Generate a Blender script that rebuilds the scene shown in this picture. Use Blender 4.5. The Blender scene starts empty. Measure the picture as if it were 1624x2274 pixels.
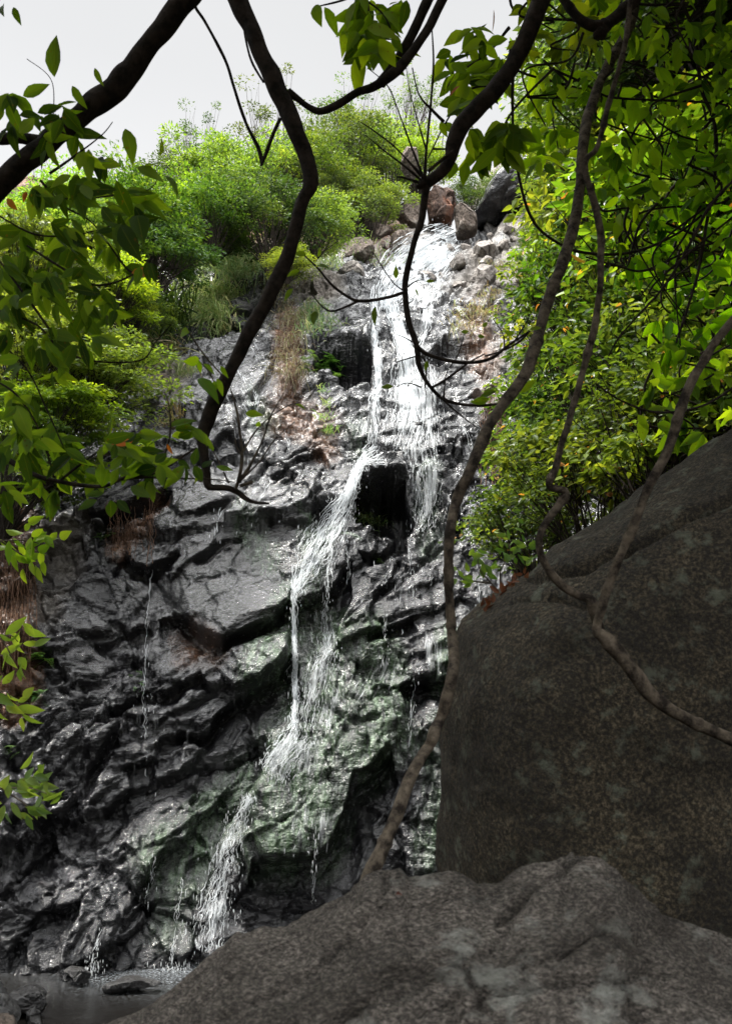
import bpy, math, random
import numpy as np
from mathutils import Vector, Matrix
from mathutils.bvhtree import BVHTree

# ------------------------------------------------------------------ camera, sky, sun, exposure
S = bpy.context.scene
COL = S.collection
PITCH = math.radians(18)
CAM = np.array([0.0, 0.0, 2.5])
TX = 0.4615                       # half width tangent
cd = bpy.data.cameras.new('camera'); cam = bpy.data.objects.new('camera', cd); COL.objects.link(cam)
cam.location = CAM; cam.rotation_euler = (math.pi/2 + PITCH, 0, 0)
cd.sensor_fit = 'HORIZONTAL'; cd.sensor_width = 24; cd.lens = 12/TX
cd.clip_start = 0.05; cd.clip_end = 500
cd.dof.use_dof = True; cd.dof.focus_distance = 13; cd.dof.aperture_fstop = 6.3
S.camera = cam
S.view_settings.view_transform = 'Standard'; S.view_settings.look = 'None'
S.view_settings.exposure = 1.0; S.view_settings.gamma = 1
S.cycles.max_bounces = 6; S.cycles.transparent_max_bounces = 16
S.cycles.caustics_reflective = False; S.cycles.caustics_refractive = False
S.cycles.use_denoising = True

SUN_EL, SUN_AZ = math.radians(60), math.radians(250)     # azimuth from +Y, clockwise
sd = Vector((math.sin(SUN_AZ)*math.cos(SUN_EL), math.cos(SUN_AZ)*math.cos(SUN_EL), math.sin(SUN_EL)))
sl = bpy.data.lights.new('sun', 'SUN'); so = bpy.data.objects.new('sun', sl); COL.objects.link(so)
sl.energy = 4.0; sl.angle = math.radians(6); sl.color = (1, .96, .88)
so.rotation_euler = sd.to_track_quat('Z', 'Y').to_euler()

W = bpy.data.worlds.new('World'); S.world = W; W.use_nodes = True
nt = W.node_tree; nt.nodes.clear()
def wn(t, **k):
    n = nt.nodes.new(t)
    for a, b in k.items(): setattr(n, a, b)
    return n
sky = wn('ShaderNodeTexSky'); sky.sky_type = 'NISHITA'; sky.sun_disc = False
sky.sun_elevation = SUN_EL; sky.sun_rotation = SUN_AZ
geo = wn('ShaderNodeTexCoord'); sep = wn('ShaderNodeSeparateXYZ')
nt.links.new(geo.outputs['Generated'], sep.inputs[0])
ramp = wn('ShaderNodeValToRGB')                           # thick cloud, plus an added bright patch behind the camera, away from the sun
cr = ramp.color_ramp; cr.elements[0].position = 0.0; cr.elements[0].color = (.60, .62, .66, 1)
cr.elements[1].position = 1.0; cr.elements[1].color = (1, 1, 1, 1)
for p, c in ((.35, .98), (.55, .84), (.72, .72), (.80, .70), (.90, .8)):
    e = cr.elements.new(p); e.color = (c*.99, c*.995, c*1.0, 1)
nt.links.new(sep.outputs['Z'], ramp.inputs[0])
dt = wn('ShaderNodeVectorMath', operation='DOT_PRODUCT'); nt.links.new(geo.outputs['Generated'], dt.inputs[0]); dt.inputs[1].default_value = (-.12, -.62, .775)  # direction of the added bright lobe that gives wet rock its sheen
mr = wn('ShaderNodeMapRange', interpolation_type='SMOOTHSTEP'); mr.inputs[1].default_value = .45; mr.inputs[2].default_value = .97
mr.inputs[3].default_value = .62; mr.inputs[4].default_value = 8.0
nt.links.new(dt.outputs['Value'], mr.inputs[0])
noi = wn('ShaderNodeTexNoise'); noi.inputs['Scale'].default_value = 2.2; noi.inputs['Detail'].default_value = 4
nt.links.new(geo.outputs['Generated'], noi.inputs['Vector'])
m2 = wn('ShaderNodeMapRange'); m2.inputs[3].default_value = .93; m2.inputs[4].default_value = 1.05
nt.links.new(noi.outputs[0], m2.inputs[0])
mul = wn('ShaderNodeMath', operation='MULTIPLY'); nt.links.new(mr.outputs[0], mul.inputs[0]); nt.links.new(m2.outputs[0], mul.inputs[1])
b1 = wn('ShaderNodeBackground'); nt.links.new(sky.outputs[0], b1.inputs[0]); b1.inputs[1].default_value = .05
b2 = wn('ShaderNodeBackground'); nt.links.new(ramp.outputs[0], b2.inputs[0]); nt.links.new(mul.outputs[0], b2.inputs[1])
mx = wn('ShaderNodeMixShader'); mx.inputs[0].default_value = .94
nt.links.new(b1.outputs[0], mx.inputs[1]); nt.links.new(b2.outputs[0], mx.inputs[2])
wo = wn('ShaderNodeOutputWorld'); nt.links.new(mx.outputs[0], wo.inputs[0])

# ------------------------------------------------------------------ helpers
CP, SP = math.cos(PITCH), math.sin(PITCH)
def D(u, v, t):
    """point seen at (u,v) of the 1624 x 2273 view, t metres along the view axis"""
    x = (np.asarray(u, float)-812)/812*TX; y = (1136.5-np.asarray(v, float))/812*TX
    t = np.asarray(t, float)
    return np.stack([x*t, (CP-y*SP)*t, CAM[2]+(SP+y*CP)*t], -1)
def project(P):
    q = P-CAM; t = q[..., 1]*CP+q[..., 2]*SP; y = (-q[..., 1]*SP+q[..., 2]*CP)/t
    return 812+q[..., 0]/t/TX*812, 1136.5-y/TX*812, t
def px(t): return t*TX/812            # metres per pixel at depth t

def h01(a, b, c, seed):
    n = (a.astype(np.int64)*374761393 + b.astype(np.int64)*668265263 + c.astype(np.int64)*2147483647 + seed*1442695041) & 0xffffffff
    n = ((n ^ (n >> 13))*1274126177) & 0xffffffff
    n = ((n ^ (n >> 16))*2246822519) & 0xffffffff
    return ((n ^ (n >> 15)) & 0xffffff)/float(0xffffff)
def noise3(x, y, z, seed=0):
    X, Y, Z = np.floor(x), np.floor(y), np.floor(z)
    fx, fy, fz = x-X, y-Y, z-Z
    fx, fy, fz = [f*f*f*(f*(f*6-15)+10) for f in (fx, fy, fz)]
    r = 0
    for i in (0, 1):
        for j in (0, 1):
            for k in (0, 1):
                w = (fx if i else 1-fx)*(fy if j else 1-fy)*(fz if k else 1-fz)
                r = r + w*h01(X+i, Y+j, Z+k, seed)
    return r*2-1
def fbm(x, y, z, o=4, seed=0, gain=.5):
    r, a, s = 0, 1, 0
    for i in range(o):
        r = r+a*noise3(x, y, z, seed+i*17); s += a; a *= gain; x, y, z = x*2.03, y*2.03, z*2.03
    return r/s
def voro(x, y, seed):
    """cell centre, F2-F1 and three random numbers per cell"""
    X, Y = np.floor(x), np.floor(y)
    d1 = np.full(x.shape, 9.); d2 = d1.copy(); bx = np.zeros_like(x); by = bx.copy(); ix = bx.copy(); iy = bx.copy()
    for i in range(-1, 2):
        for j in range(-1, 2):
            cx, cy = X+i, Y+j
            qx = cx+.08+.84*h01(cx, cy, cx*0, seed); qy = cy+.08+.84*h01(cx, cy, cx*0+1, seed)
            d = np.hypot(x-qx, y-qy)
            c = d < d1
            d2 = np.where(c, d1, np.minimum(d2, d)); d1 = np.where(c, d, d1)
            bx = np.where(c, qx, bx); by = np.where(c, qy, by); ix = np.where(c, cx, ix); iy = np.where(c, cy, iy)
    z = ix*0
    return x-bx, y-by, d2-d1, h01(ix, iy, z+2, seed), h01(ix, iy, z+3, seed), h01(ix, iy, z+4, seed)
def sdist(U, V, poly):
    """signed distance in pixels, positive inside"""
    p = np.array(poly, float); n = len(p); d = np.full(U.shape, 1e9); inside = np.zeros(U.shape, bool)
    for i in range(n):
        a, b = p[i], p[(i+1) % n]; e = b-a
        wx, wy = U-a[0], V-a[1]
        t = np.clip((wx*e[0]+wy*e[1])/(e@e+1e-9), 0, 1)
        d = np.minimum(d, np.hypot(wx-t*e[0], wy-t*e[1]))
        c = ((a[1] > V) != (b[1] > V)) & (U < (b[0]-a[0])*(V-a[1])/(b[1]-a[1]+1e-9)+a[0])
        inside ^= c
    return np.where(inside, d, -d)
def near_poly(U, V, poly, m):
    p = np.array(poly); return (U > p[:, 0].min()-m) & (U < p[:, 0].max()+m) & (V > p[:, 1].min()-m) & (V < p[:, 1].max()+m)

def tag(o, label=None, cat=None, group=None, kind=None):
    if label: o['label'] = label
    if cat: o['category'] = cat
    if group: o['group'] = group
    if kind: o['kind'] = kind
    return o
def empty(name, loc, label, cat, group=None):
    o = bpy.data.objects.new(name, None); COL.objects.link(o); o.location = Vector(loc); o.empty_display_size = .2
    return tag(o, label, cat, group)
def mesh_np(name, V, F, mat, parent=None, smooth=True, attrs=None, origin=None):
    """V (n,3); F list of arrays (m,k) for several k"""
    V = np.asarray(V, np.float32)
    if origin is None and parent is not None: origin = np.array(parent.location)
    if origin is not None: V = V-np.asarray(origin, np.float32)
    if not isinstance(F, (list, tuple)): F = [F]
    me = bpy.data.meshes.new(name)
    loops = np.concatenate([f.ravel() for f in F]).astype(np.int32)
    tot = np.concatenate([np.full(len(f), f.shape[1]) for f in F]).astype(np.int32)
    st = np.concatenate([[0], np.cumsum(tot)[:-1]]).astype(np.int32)
    me.vertices.add(len(V)); me.vertices.foreach_set('co', V.ravel())
    me.loops.add(len(loops)); me.loops.foreach_set('vertex_index', loops)
    me.polygons.add(len(tot)); me.polygons.foreach_set('loop_start', st)
    me.polygons.foreach_set('use_smooth', np.full(len(tot), smooth))
    for k, a in (attrs or {}).items():
        at = me.attributes.new(k, 'FLOAT', 'POINT'); at.data.foreach_set('value', np.asarray(a, np.float32).ravel())
    me.update(calc_edges=True); me.validate()
    if mat: me.materials.append(mat)
    o = bpy.data.objects.new(name, me); COL.objects.link(o)
    if parent is not None: o.parent = parent
    elif origin is not None: o.location = Vector(origin)
    return o
def copy_tree(o, parent=None):
    c = o.copy(); COL.objects.link(c); c.parent = parent
    for ch in [x for x in bpy.data.objects if x.parent == o]: copy_tree(ch, c)
    return c

# ------------------------------------------------------------------ materials
def newmat(name):
    m = bpy.data.materials.new(name); m.use_nodes = True; t = m.node_tree; t.nodes.clear()
    def N(ty, **k):
        n = t.nodes.new(ty)
        for a, b in k.items():
            if a.startswith('_'): n.inputs[a[1:]].default_value = b
            else: setattr(n, a, b)
        return n
    def L(a, b): t.links.new(a, b)
    o = N('ShaderNodeOutputMaterial')
    return m, N, L, o
def rampn(N, stops):
    r = N('ShaderNodeValToRGB'); e = r.color_ramp.elements
    e[0].position, e[0].color = stops[0][0], (*stops[0][1], 1); e[1].position, e[1].color = stops[-1][0], (*stops[-1][1], 1)
    for p, c in stops[1:-1]: q = e.new(p); q.color = (*c, 1)
    return r
def mixc(N, L, f, a, b):
    m = N('ShaderNodeMix', data_type='RGBA')
    if hasattr(f, 'node'): L(f, m.inputs[0])
    else: m.inputs[0].default_value = f
    for s, v in ((6, a), (7, b)):
        if hasattr(v, 'node'): L(v, m.inputs[s])
        else: m.inputs[s].default_value = (*v, 1)
    return m.outputs[2]
def mapr(N, L, src, a, b, c, d):
    m = N('ShaderNodeMapRange'); L(src, m.inputs[0])
    for i, v in enumerate((a, b, c, d)): m.inputs[i+1].default_value = v
    return m.outputs[0]

def mat_cliff():
    m, N, L, o = newmat('wet_rock')
    tc = N('ShaderNodeTexCoord'); p = N('ShaderNodeBsdfPrincipled')
    def attr(n): a = N('ShaderNodeAttribute', attribute_name=n); return a.outputs['Fac']
    n1 = N('ShaderNodeTexNoise', _Scale=.8, _Detail=6); L(tc.outputs['Object'], n1.inputs['Vector'])
    n2 = N('ShaderNodeTexNoise', _Scale=9, _Detail=8, _Roughness=.65); L(tc.outputs['Object'], n2.inputs['Vector'])
    wet = rampn(N, [(.35, (.003, .003, .004)), (.55, (.008, .008, .009)), (.7, (.026, .026, .030))]); L(n2.outputs[0], wet.inputs[0])
    dry = rampn(N, [(.3, (.06, .05, .042)), (.5, (.13, .115, .10)), (.7, (.22, .20, .18))]); L(n2.outputs[0], dry.inputs[0])
    wl = mixc(N, L, mapr(N, L, n1.outputs[0], .50, .66, 0, .5), wet.outputs[0], (.030, .029, .032)); c = mixc(N, L, attr('dry'), wl, dry.outputs[0])
    br = rampn(N, [(.35, (.035, .018, .010)), (.6, (.13, .065, .035)), (.75, (.24, .12, .06))]); L(n2.outputs[0], br.inputs[0])
    c = mixc(N, L, attr('brown'), c, br.outputs[0])
    # algae: streaks running down the fall
    mp = N('ShaderNodeMapping'); mp.inputs['Scale'].default_value = (9, 3, 1.6); L(tc.outputs['Object'], mp.inputs[0])
    n3 = N('ShaderNodeTexNoise', _Scale=1.3, _Detail=6, _Roughness=.7); L(mp.outputs[0], n3.inputs['Vector'])
    gm = N('ShaderNodeMath', operation='MULTIPLY'); L(attr('green'), gm.inputs[0]); L(mapr(N, L, n3.outputs[0], .36, .64, 0, 1), gm.inputs[1])
    gc = rampn(N, [(.35, (.010, .028, .007)), (.5, (.040, .075, .030)), (.68, (.19, .25, .18))]); L(n2.outputs[0], gc.inputs[0])
    c = mixc(N, L, gm.outputs[0], c, gc.outputs[0])
    L(c, p.inputs['Base Color'])
    r0 = mapr(N, L, n2.outputs[0], .3, .7, .10, .30)
    r1 = N('ShaderNodeMix'); L(attr('dry'), r1.inputs[0]); L(r0, r1.inputs[2]); r1.inputs[3].default_value = .75
    L(r1.outputs[0], p.inputs['Roughness'])
    p.inputs['Specular IOR Level'].default_value = .32
    cw = N('ShaderNodeMath', operation='SUBTRACT'); cw.inputs[0].default_value = .8; L(attr('dry'), cw.inputs[1]); cw.use_clamp = True
    cm = N('ShaderNodeMath', operation='MULTIPLY'); L(cw.outputs[0], cm.inputs[0]); nw = N('ShaderNodeTexNoise', _Scale=1.6, _Detail=7, _Roughness=.6); L(tc.outputs['Object'], nw.inputs['Vector']); L(mapr(N, L, nw.outputs[0], .42, .58, .25, 1.5), cm.inputs[1]); cm.use_clamp = True
    ca = N('ShaderNodeMath', operation='ADD'); ca.use_clamp = True; L(cm.outputs[0], ca.inputs[0]); L(attr('film'), ca.inputs[1])
    L(ca.outputs[0], p.inputs['Coat Weight']); p.inputs['Coat Roughness'].default_value = .11; p.inputs['Coat IOR'].default_value = 1.45
    nf = N('ShaderNodeTexNoise', _Scale=14, _Detail=7, _Roughness=.6); L(tc.outputs['Object'], nf.inputs['Vector'])
    bc = N('ShaderNodeBump', _Strength=.9, _Distance=.05); L(nf.outputs[0], bc.inputs['Height']); L(bc.outputs[0], p.inputs['Coat Normal'])
    mp2 = N('ShaderNodeMapping'); mp2.inputs['Rotation'].default_value = (0, .6, 0); mp2.inputs['Scale'].default_value = (1, 1, 2.6); L(tc.outputs['Object'], mp2.inputs[0])
    n4 = N('ShaderNodeTexNoise', _Scale=22, _Detail=9, _Roughness=.62); L(tc.outputs['Object'], n4.inputs['Vector'])
    n5 = N('ShaderNodeTexNoise', _Scale=5, _Detail=5, _Distortion=.8); L(mp2.outputs[0], n5.inputs['Vector'])
    wv = N('ShaderNodeTexNoise', _Scale=4, _Detail=4); L(tc.outputs['Object'], wv.inputs['Vector'])
    va = N('ShaderNodeVectorMath', operation='MULTIPLY_ADD'); L(wv.outputs['Color'], va.inputs[0]); va.inputs[1].default_value = (.35, .35, .35); L(mp2.outputs[0], va.inputs[2])
    vo = N('ShaderNodeTexVoronoi', _Scale=4.5); L(va.outputs[0], vo.inputs['Vector'])
    vo2 = N('ShaderNodeTexVoronoi', _Scale=15); L(va.outputs[0], vo2.inputs['Vector'])
    c1 = N('ShaderNodeBump', _Strength=.15, _Distance=.10); L(vo.outputs['Distance'], c1.inputs['Height'])
    c2 = N('ShaderNodeBump', _Strength=.25, _Distance=.04); L(vo2.outputs['Distance'], c2.inputs['Height']); L(c1.outputs[0], c2.inputs['Normal'])
    b1 = N('ShaderNodeBump', _Strength=.7, _Distance=.04); L(n4.outputs[0], b1.inputs['Height']); L(c2.outputs[0], b1.inputs['Normal'])
    L(c2.outputs[0], bc.inputs['Normal'])
    b2 = N('ShaderNodeBump', _Strength=.35, _Distance=.12); L(n5.outputs[0], b2.inputs['Height']); L(b1.outputs[0], b2.inputs['Normal'])
    L(b2.outputs[0], p.inputs['Normal']); L(p.outputs[0], o.inputs[0])
    return m
def mat_granite(name, c0, c1, c2, lich, sc=1.0, bump=.6, lich_amt=.62, stretch=(1, 1, 1), rough=.85, patch=None, lsc=1):
    m, N, L, o = newmat(name); tc = N('ShaderNodeTexCoord'); p = N('ShaderNodeBsdfPrincipled')
    mp = N('ShaderNodeMapping'); mp.inputs['Rotation'].default_value = (0, -.6, 0); mp.inputs['Scale'].default_value = stretch; L(tc.outputs['Object'], mp.inputs[0])
    n1 = N('ShaderNodeTexNoise', _Scale=26*sc, _Detail=10, _Roughness=.75); L(mp.outputs[0], n1.inputs['Vector'])
    n2 = N('ShaderNodeTexNoise', _Scale=2.0*sc*lsc, _Detail=9, _Roughness=.66); L(mp.outputs[0], n2.inputs['Vector'])
    r = rampn(N, [(.38, c0), (.5, c1), (.63, c2)]); L(n1.outputs[0], r.inputs[0])
    lm = mapr(N, L, n2.outputs[0], lich_amt-.05, lich_amt+.06, 0, .85)
    c = mixc(N, L, lm, r.outputs[0], lich)
    n6 = N('ShaderNodeTexNoise', _Scale=.9*min(sc, 2.4), _Detail=8, _Roughness=.65); L(mp.outputs[0], n6.inputs['Vector'])
    mm = N('ShaderNodeMix', data_type='RGBA', blend_type='MULTIPLY'); mm.inputs[0].default_value = .8; L(c, mm.inputs[6])
    sh = rampn(N, [(.38, (.34, .30, .25)), (.5, (.85, .82, .78)), (.62, (1.5, 1.46, 1.42))]); L(n6.outputs[0], sh.inputs[0]); L(sh.outputs[0], mm.inputs[7])
    c = mm.outputs[2]
    if patch:
        n7 = N('ShaderNodeTexNoise', _Scale=1.1, _Detail=4); L(tc.outputs['Object'], n7.inputs['Vector'])
        c = mixc(N, L, mapr(N, L, n7.outputs[0], .52, .62, 0, .9), c, patch)
    L(c, p.inputs['Base Color']); p.inputs['Roughness'].default_value = rough
    v = N('ShaderNodeTexVoronoi', _Scale=34*sc); L(mp.outputs[0], v.inputs['Vector'])
    n3 = N('ShaderNodeTexNoise', _Scale=8*sc, _Detail=8, _Roughness=.65); L(mp.outputs[0], n3.inputs['Vector'])
    b0 = N('ShaderNodeBump', _Strength=bump*.6, _Distance=.02/sc); L(v.outputs['Distance'], b0.inputs['Height'])
    b1 = N('ShaderNodeBump', _Strength=bump, _Distance=.06/sc); L(n1.outputs[0], b1.inputs['Height']); L(b0.outputs[0], b1.inputs['Normal'])
    b2 = N('ShaderNodeBump', _Strength=bump, _Distance=.12/sc); L(n3.outputs[0], b2.inputs['Height']); L(b1.outputs[0], b2.inputs['Normal'])
    L(b2.outputs[0], p.inputs['Normal']); L(p.outputs[0], o.inputs[0]); return m
def mat_leaf(name, stops, trans=.45, tcol=(1.5, 1.35, .5), rough=.5, vein=True, spec=.3):
    m, N, L, o = newmat(name)
    a = N('ShaderNodeAttribute', attribute_name='tint'); r = rampn(N, stops); L(a.outputs['Fac'], r.inputs[0]); c = r.outputs[0]
    oi = N('ShaderNodeObjectInfo'); hs = N('ShaderNodeHueSaturation'); L(c, hs.inputs['Color']); L(mapr(N, L, oi.outputs['Random'], 0, 1, .475, .525), hs.inputs['Hue'])
    rm = N('ShaderNodeMath', operation='MULTIPLY'); L(oi.outputs['Random'], rm.inputs[0]); rm.inputs[1].default_value = 7.31; rf = N('ShaderNodeMath', operation='FRACT'); L(rm.outputs[0], rf.inputs[0]); L(mapr(N, L, rf.outputs[0], 0, 1, .7, 1.35), hs.inputs['Value'])
    L(mapr(N, L, rf.outputs[0], 0, 1, .8, 1.0), hs.inputs['Saturation']); c = hs.outputs[0]
    if vein:
        w = N('ShaderNodeAttribute', attribute_name='across'); ab = N('ShaderNodeMath', operation='ABSOLUTE'); L(w.outputs['Fac'], ab.inputs[0])
        vm = mapr(N, L, ab.outputs[0], .0, .10, .3, 0)
        c = mixc(N, L, vm, c, (.20, .24, .05))
        tc = N('ShaderNodeTexCoord'); ns = N('ShaderNodeTexNoise', _Scale=60, _Detail=3); L(tc.outputs['Object'], ns.inputs['Vector'])
        c = mixc(N, L, mapr(N, L, ns.outputs[0], .66, .72, 0, .7), c, (.12, .07, .02))
    d = N('ShaderNodeBsdfPrincipled'); L(c, d.inputs['Base Color']); d.inputs['Roughness'].default_value = rough; d.inputs['Specular IOR Level'].default_value = spec
    t = N('ShaderNodeBsdfTranslucent'); mm = N('ShaderNodeMix', data_type='RGBA', blend_type='MULTIPLY'); mm.inputs[0].default_value = 1
    L(c, mm.inputs[6]); mm.inputs[7].default_value = (*[x*1.0 for x in tcol], 1); L(mm.outputs[2], t.inputs[0])
    ms = N('ShaderNodeMixShader'); ms.inputs[0].default_value = trans; L(d.outputs[0], ms.inputs[1]); L(t.outputs[0], ms.inputs[2])
    L(ms.outputs[0], o.inputs[0]); return m
def mat_bark(name, c0, c1, sc=1):
    m, N, L, o = newmat(name); tc = N('ShaderNodeTexCoord'); p = N('ShaderNodeBsdfPrincipled')
    n = N('ShaderNodeTexNoise', _Scale=18*sc, _Detail=8, _Roughness=.7); L(tc.outputs['Object'], n.inputs['Vector'])
    n2 = N('ShaderNodeTexNoise', _Scale=70*sc, _Detail=6, _Roughness=.7); L(tc.outputs['Object'], n2.inputs['Vector'])
    r = rampn(N, [(.40, c0), (.62, c1)]); L(n.outputs[0], r.inputs[0]); L(r.outputs[0], p.inputs['Base Color']); p.inputs['Roughness'].default_value = .9
    p.inputs['Specular IOR Level'].default_value = .2
    b = N('ShaderNodeBump', _Strength=.8, _Distance=.012); L(n.outputs[0], b.inputs['Height'])
    b2 = N('ShaderNodeBump', _Strength=.7, _Distance=.004); L(n2.outputs[0], b2.inputs['Height']); L(b.outputs[0], b2.inputs['Normal'])
    L(b2.outputs[0], p.inputs['Normal']); L(p.outputs[0], o.inputs[0]); return m
def mat_water_strand():
    m, N, L, o = newmat('falling_water'); p = N('ShaderNodeBsdfPrincipled')
    p.inputs['Base Color'].default_value = (.82, .85, .87, 1); p.inputs['Roughness'].default_value = .25
    t = N('ShaderNodeBsdfTranslucent'); t.inputs[0].default_value = (.85, .88, .9, 1)
    ms = N('ShaderNodeMixShader'); ms.inputs[0].default_value = .35; L(p.outputs[0], ms.inputs[1]); L(t.outputs[0], ms.inputs[2])
    tr = N('ShaderNodeBsdfTransparent'); m3 = N('ShaderNodeMixShader'); m3.inputs[0].default_value = .36; L(tr.outputs[0], m3.inputs[1]); L(ms.outputs[0], m3.inputs[2]); L(m3.outputs[0], o.inputs[0]); return m
def mat_veil():
    m, N, L, o = newmat('water_veil')
    s = N('ShaderNodeAttribute', attribute_name='across'); l = N('ShaderNodeAttribute', attribute_name='along'); e = N('ShaderNodeAttribute', attribute_name='dens')
    cb = N('ShaderNodeCombineXYZ'); L(s.outputs['Fac'], cb.inputs[0]); L(l.outputs['Fac'], cb.inputs[1])
    mp = N('ShaderNodeMapping'); mp.inputs['Scale'].default_value = (24, 1.9, 1); L(cb.outputs[0], mp.inputs[0])
    n = N('ShaderNodeTexNoise', _Scale=1, _Detail=5, _Roughness=.65, _Distortion=.35); L(mp.outputs[0], n.inputs['Vector'])
    mp2 = N('ShaderNodeMapping'); mp2.inputs['Scale'].default_value = (5, .8, 1); L(cb.outputs[0], mp2.inputs[0])
    n2 = N('ShaderNodeTexNoise', _Scale=1, _Detail=3); L(mp2.outputs[0], n2.inputs['Vector'])
    a1 = N('ShaderNodeMath', operation='ADD'); L(n.outputs[0], a1.inputs[0]); L(mapr(N, L, n2.outputs[0], .3, .7, -.20, .20), a1.inputs[1])
    a2 = N('ShaderNodeMath', operation='ADD'); L(a1.outputs[0], a2.inputs[0]); L(mapr(N, L, e.outputs['Fac'], 0, 1, -.34, .12), a2.inputs[1])
    al = mapr(N, L, a2.outputs[0], .36, .80, 0, .95)
    p = N('ShaderNodeBsdfPrincipled'); p.inputs['Base Color'].default_value = (.84, .87, .89, 1); p.inputs['Roughness'].default_value = .3
    bp = N('ShaderNodeBump', _Strength=.9, _Distance=.08); L(n.outputs[0], bp.inputs['Height']); L(bp.outputs[0], p.inputs['Normal'])
    t = N('ShaderNodeBsdfTranslucent'); t.inputs[0].default_value = (.8, .84, .86, 1)
    ms = N('ShaderNodeMixShader'); ms.inputs[0].default_value = .3; L(p.outputs[0], ms.inputs[1]); L(t.outputs[0], ms.inputs[2])
    tr = N('ShaderNodeBsdfTransparent'); m3 = N('ShaderNodeMixShader'); L(al, m3.inputs[0]); L(tr.outputs[0], m3.inputs[1]); L(ms.outputs[0], m3.inputs[2])
    L(m3.outputs[0], o.inputs[0]); return m
def mat_pool():
    m, N, L, o = newmat('pool_surface'); tc = N('ShaderNodeTexCoord'); p = N('ShaderNodeBsdfPrincipled')
    n = N('ShaderNodeTexNoise', _Scale=7, _Detail=6, _Roughness=.6); L(tc.outputs['Object'], n.inputs['Vector'])
    n2 = N('ShaderNodeTexNoise', _Scale=26, _Detail=4, _Roughness=.7); L(tc.outputs['Object'], n2.inputs['Vector'])
    f = N('ShaderNodeAttribute', attribute_name='foam')
    fm = N('ShaderNodeMath', operation='MULTIPLY'); L(f.outputs['Fac'], fm.inputs[0]); L(mapr(N, L, n2.outputs[0], .45, .65, 0, 1), fm.inputs[1])
    c = mixc(N, L, fm.outputs[0], (.008, .007, .006), (.22, .24, .26)); L(c, p.inputs['Base Color'])
    p.inputs['Roughness'].default_value = .06; p.inputs['Specular IOR Level'].default_value = .10
    b = N('ShaderNodeBump', _Strength=.22, _Distance=.05); L(n.outputs[0], b.inputs['Height'])
    b2 = N('ShaderNodeBump', _Strength=.12, _Distance=.015); L(n2.outputs[0], b2.inputs['Height']); L(b.outputs[0], b2.inputs['Normal'])
    L(b2.outputs[0], p.inputs['Normal']); L(p.outputs[0], o.inputs[0]); return m
def mat_soil():
    m, N, L, o = newmat('soil'); tc = N('ShaderNodeTexCoord'); p = N('ShaderNodeBsdfPrincipled')
    n = N('ShaderNodeTexNoise', _Scale=6, _Detail=9, _Roughness=.7); L(tc.outputs['Object'], n.inputs['Vector'])
    r = rampn(N, [(.35, (.015, .012, .008)), (.6, (.05, .038, .022)), (.72, (.06, .07, .025))]); L(n.outputs[0], r.inputs[0])
    L(r.outputs[0], p.inputs['Base Color']); p.inputs['Roughness'].default_value = .95
    b = N('ShaderNodeBump', _Strength=1, _Distance=.1); L(n.outputs[0], b.inputs['Height']); L(b.outputs[0], p.inputs['Normal']); L(p.outputs[0], o.inputs[0]); return m

M_cliff = mat_cliff()
M_boulder = mat_granite('lichened_granite', (.006, .005, .003), (.040, .032, .018), (.17, .14, .09), (.17, .19, .145), 2.6, 1.0, .60, lsc=2.0)
M_front = mat_granite('bedded_grey_rock', (.022, .018, .015), (.125, .112, .098), (.36, .325, .29), (.46, .48, .45), 3.4, 1.0, .62, (1, 1, 2.2), lsc=.6)
M_stone = mat_granite('wet_dark_stone', (.015, .015, .016), (.04, .04, .042), (.09, .09, .09), (.14, .15, .12), 1.0, .6, .7, rough=.3)
M_grey = mat_granite('weathered_grey_rock', (.07, .06, .055), (.17, .15, .135), (.28, .26, .24), (.34, .33, .3), .5, .7, .62, rough=.6)
M_rust = mat_granite('rust_stained_rock', (.02, .013, .010), (.075, .042, .030), (.17, .11, .08), (.25, .2, .16), .4, .8, .62, (1.6, 1.6, .5), patch=(.20, .075, .035))
M_brown = mat_granite('brown_rock', (.035, .028, .023), (.11, .085, .068), (.22, .18, .15), (.28, .26, .23), .5, .8, .62)
M_leafD = mat_leaf('broad_leaf', [(0, (.018, .050, .003)), (.5, (.088, .185, .007)), (.9, (.18, .29, .010)), (1, (.21, .32, .012))], .6, (3.2, 2.8, .3), spec=.10)
M_leafY = mat_leaf('yellowed_leaf', [(0, (.40, .13, .01)), (1, (.55, .28, .02))], .5, (1.3, 1.1, .5))
M_leafR = mat_leaf('glossy_leaf', [(0, (.012, .040, .005)), (.5, (.065, .14, .010)), (.85, (.19, .28, .016)), (.98, (.30, .32, .02)), (1, (.40, .18, .02))], .45, (2.0, 1.8, .5), .32)
M_leafB = mat_leaf('bright_bush_leaf', [(0, (.035, .075, .008)), (.5, (.11, .19, .014)), (1, (.24, .31, .02))], .45, (1.9, 1.8, .6), .4, False)
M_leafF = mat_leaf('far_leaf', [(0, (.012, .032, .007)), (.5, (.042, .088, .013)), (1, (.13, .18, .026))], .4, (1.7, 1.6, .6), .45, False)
M_grass = mat_leaf('long_grass', [(0, (.09, .18, .05)), (.6, (.20, .30, .10)), (1, (.36, .34, .18))], .4, (1.3, 1.3, .8), .5, False)
M_dry = mat_leaf('dry_grass', [(0, (.10, .07, .03)), (.5, (.21, .16, .08)), (1, (.16, .21, .05))], .35, (1.2, 1.1, .8), .6, False)
M_fern = mat_leaf('fern', [(0, (.03, .09, .012)), (1, (.10, .20, .03))], .4, (1.5, 1.5, .6), .5, False)
M_litter = mat_leaf('dead_leaf', [(0, (.06, .018, .009)), (1, (.17, .06, .03))], .3, (1.2, 1, .8), .5, False)
M_bark = mat_bark('dark_bark', (.010, .008, .006), (.042, .032, .025))
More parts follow.
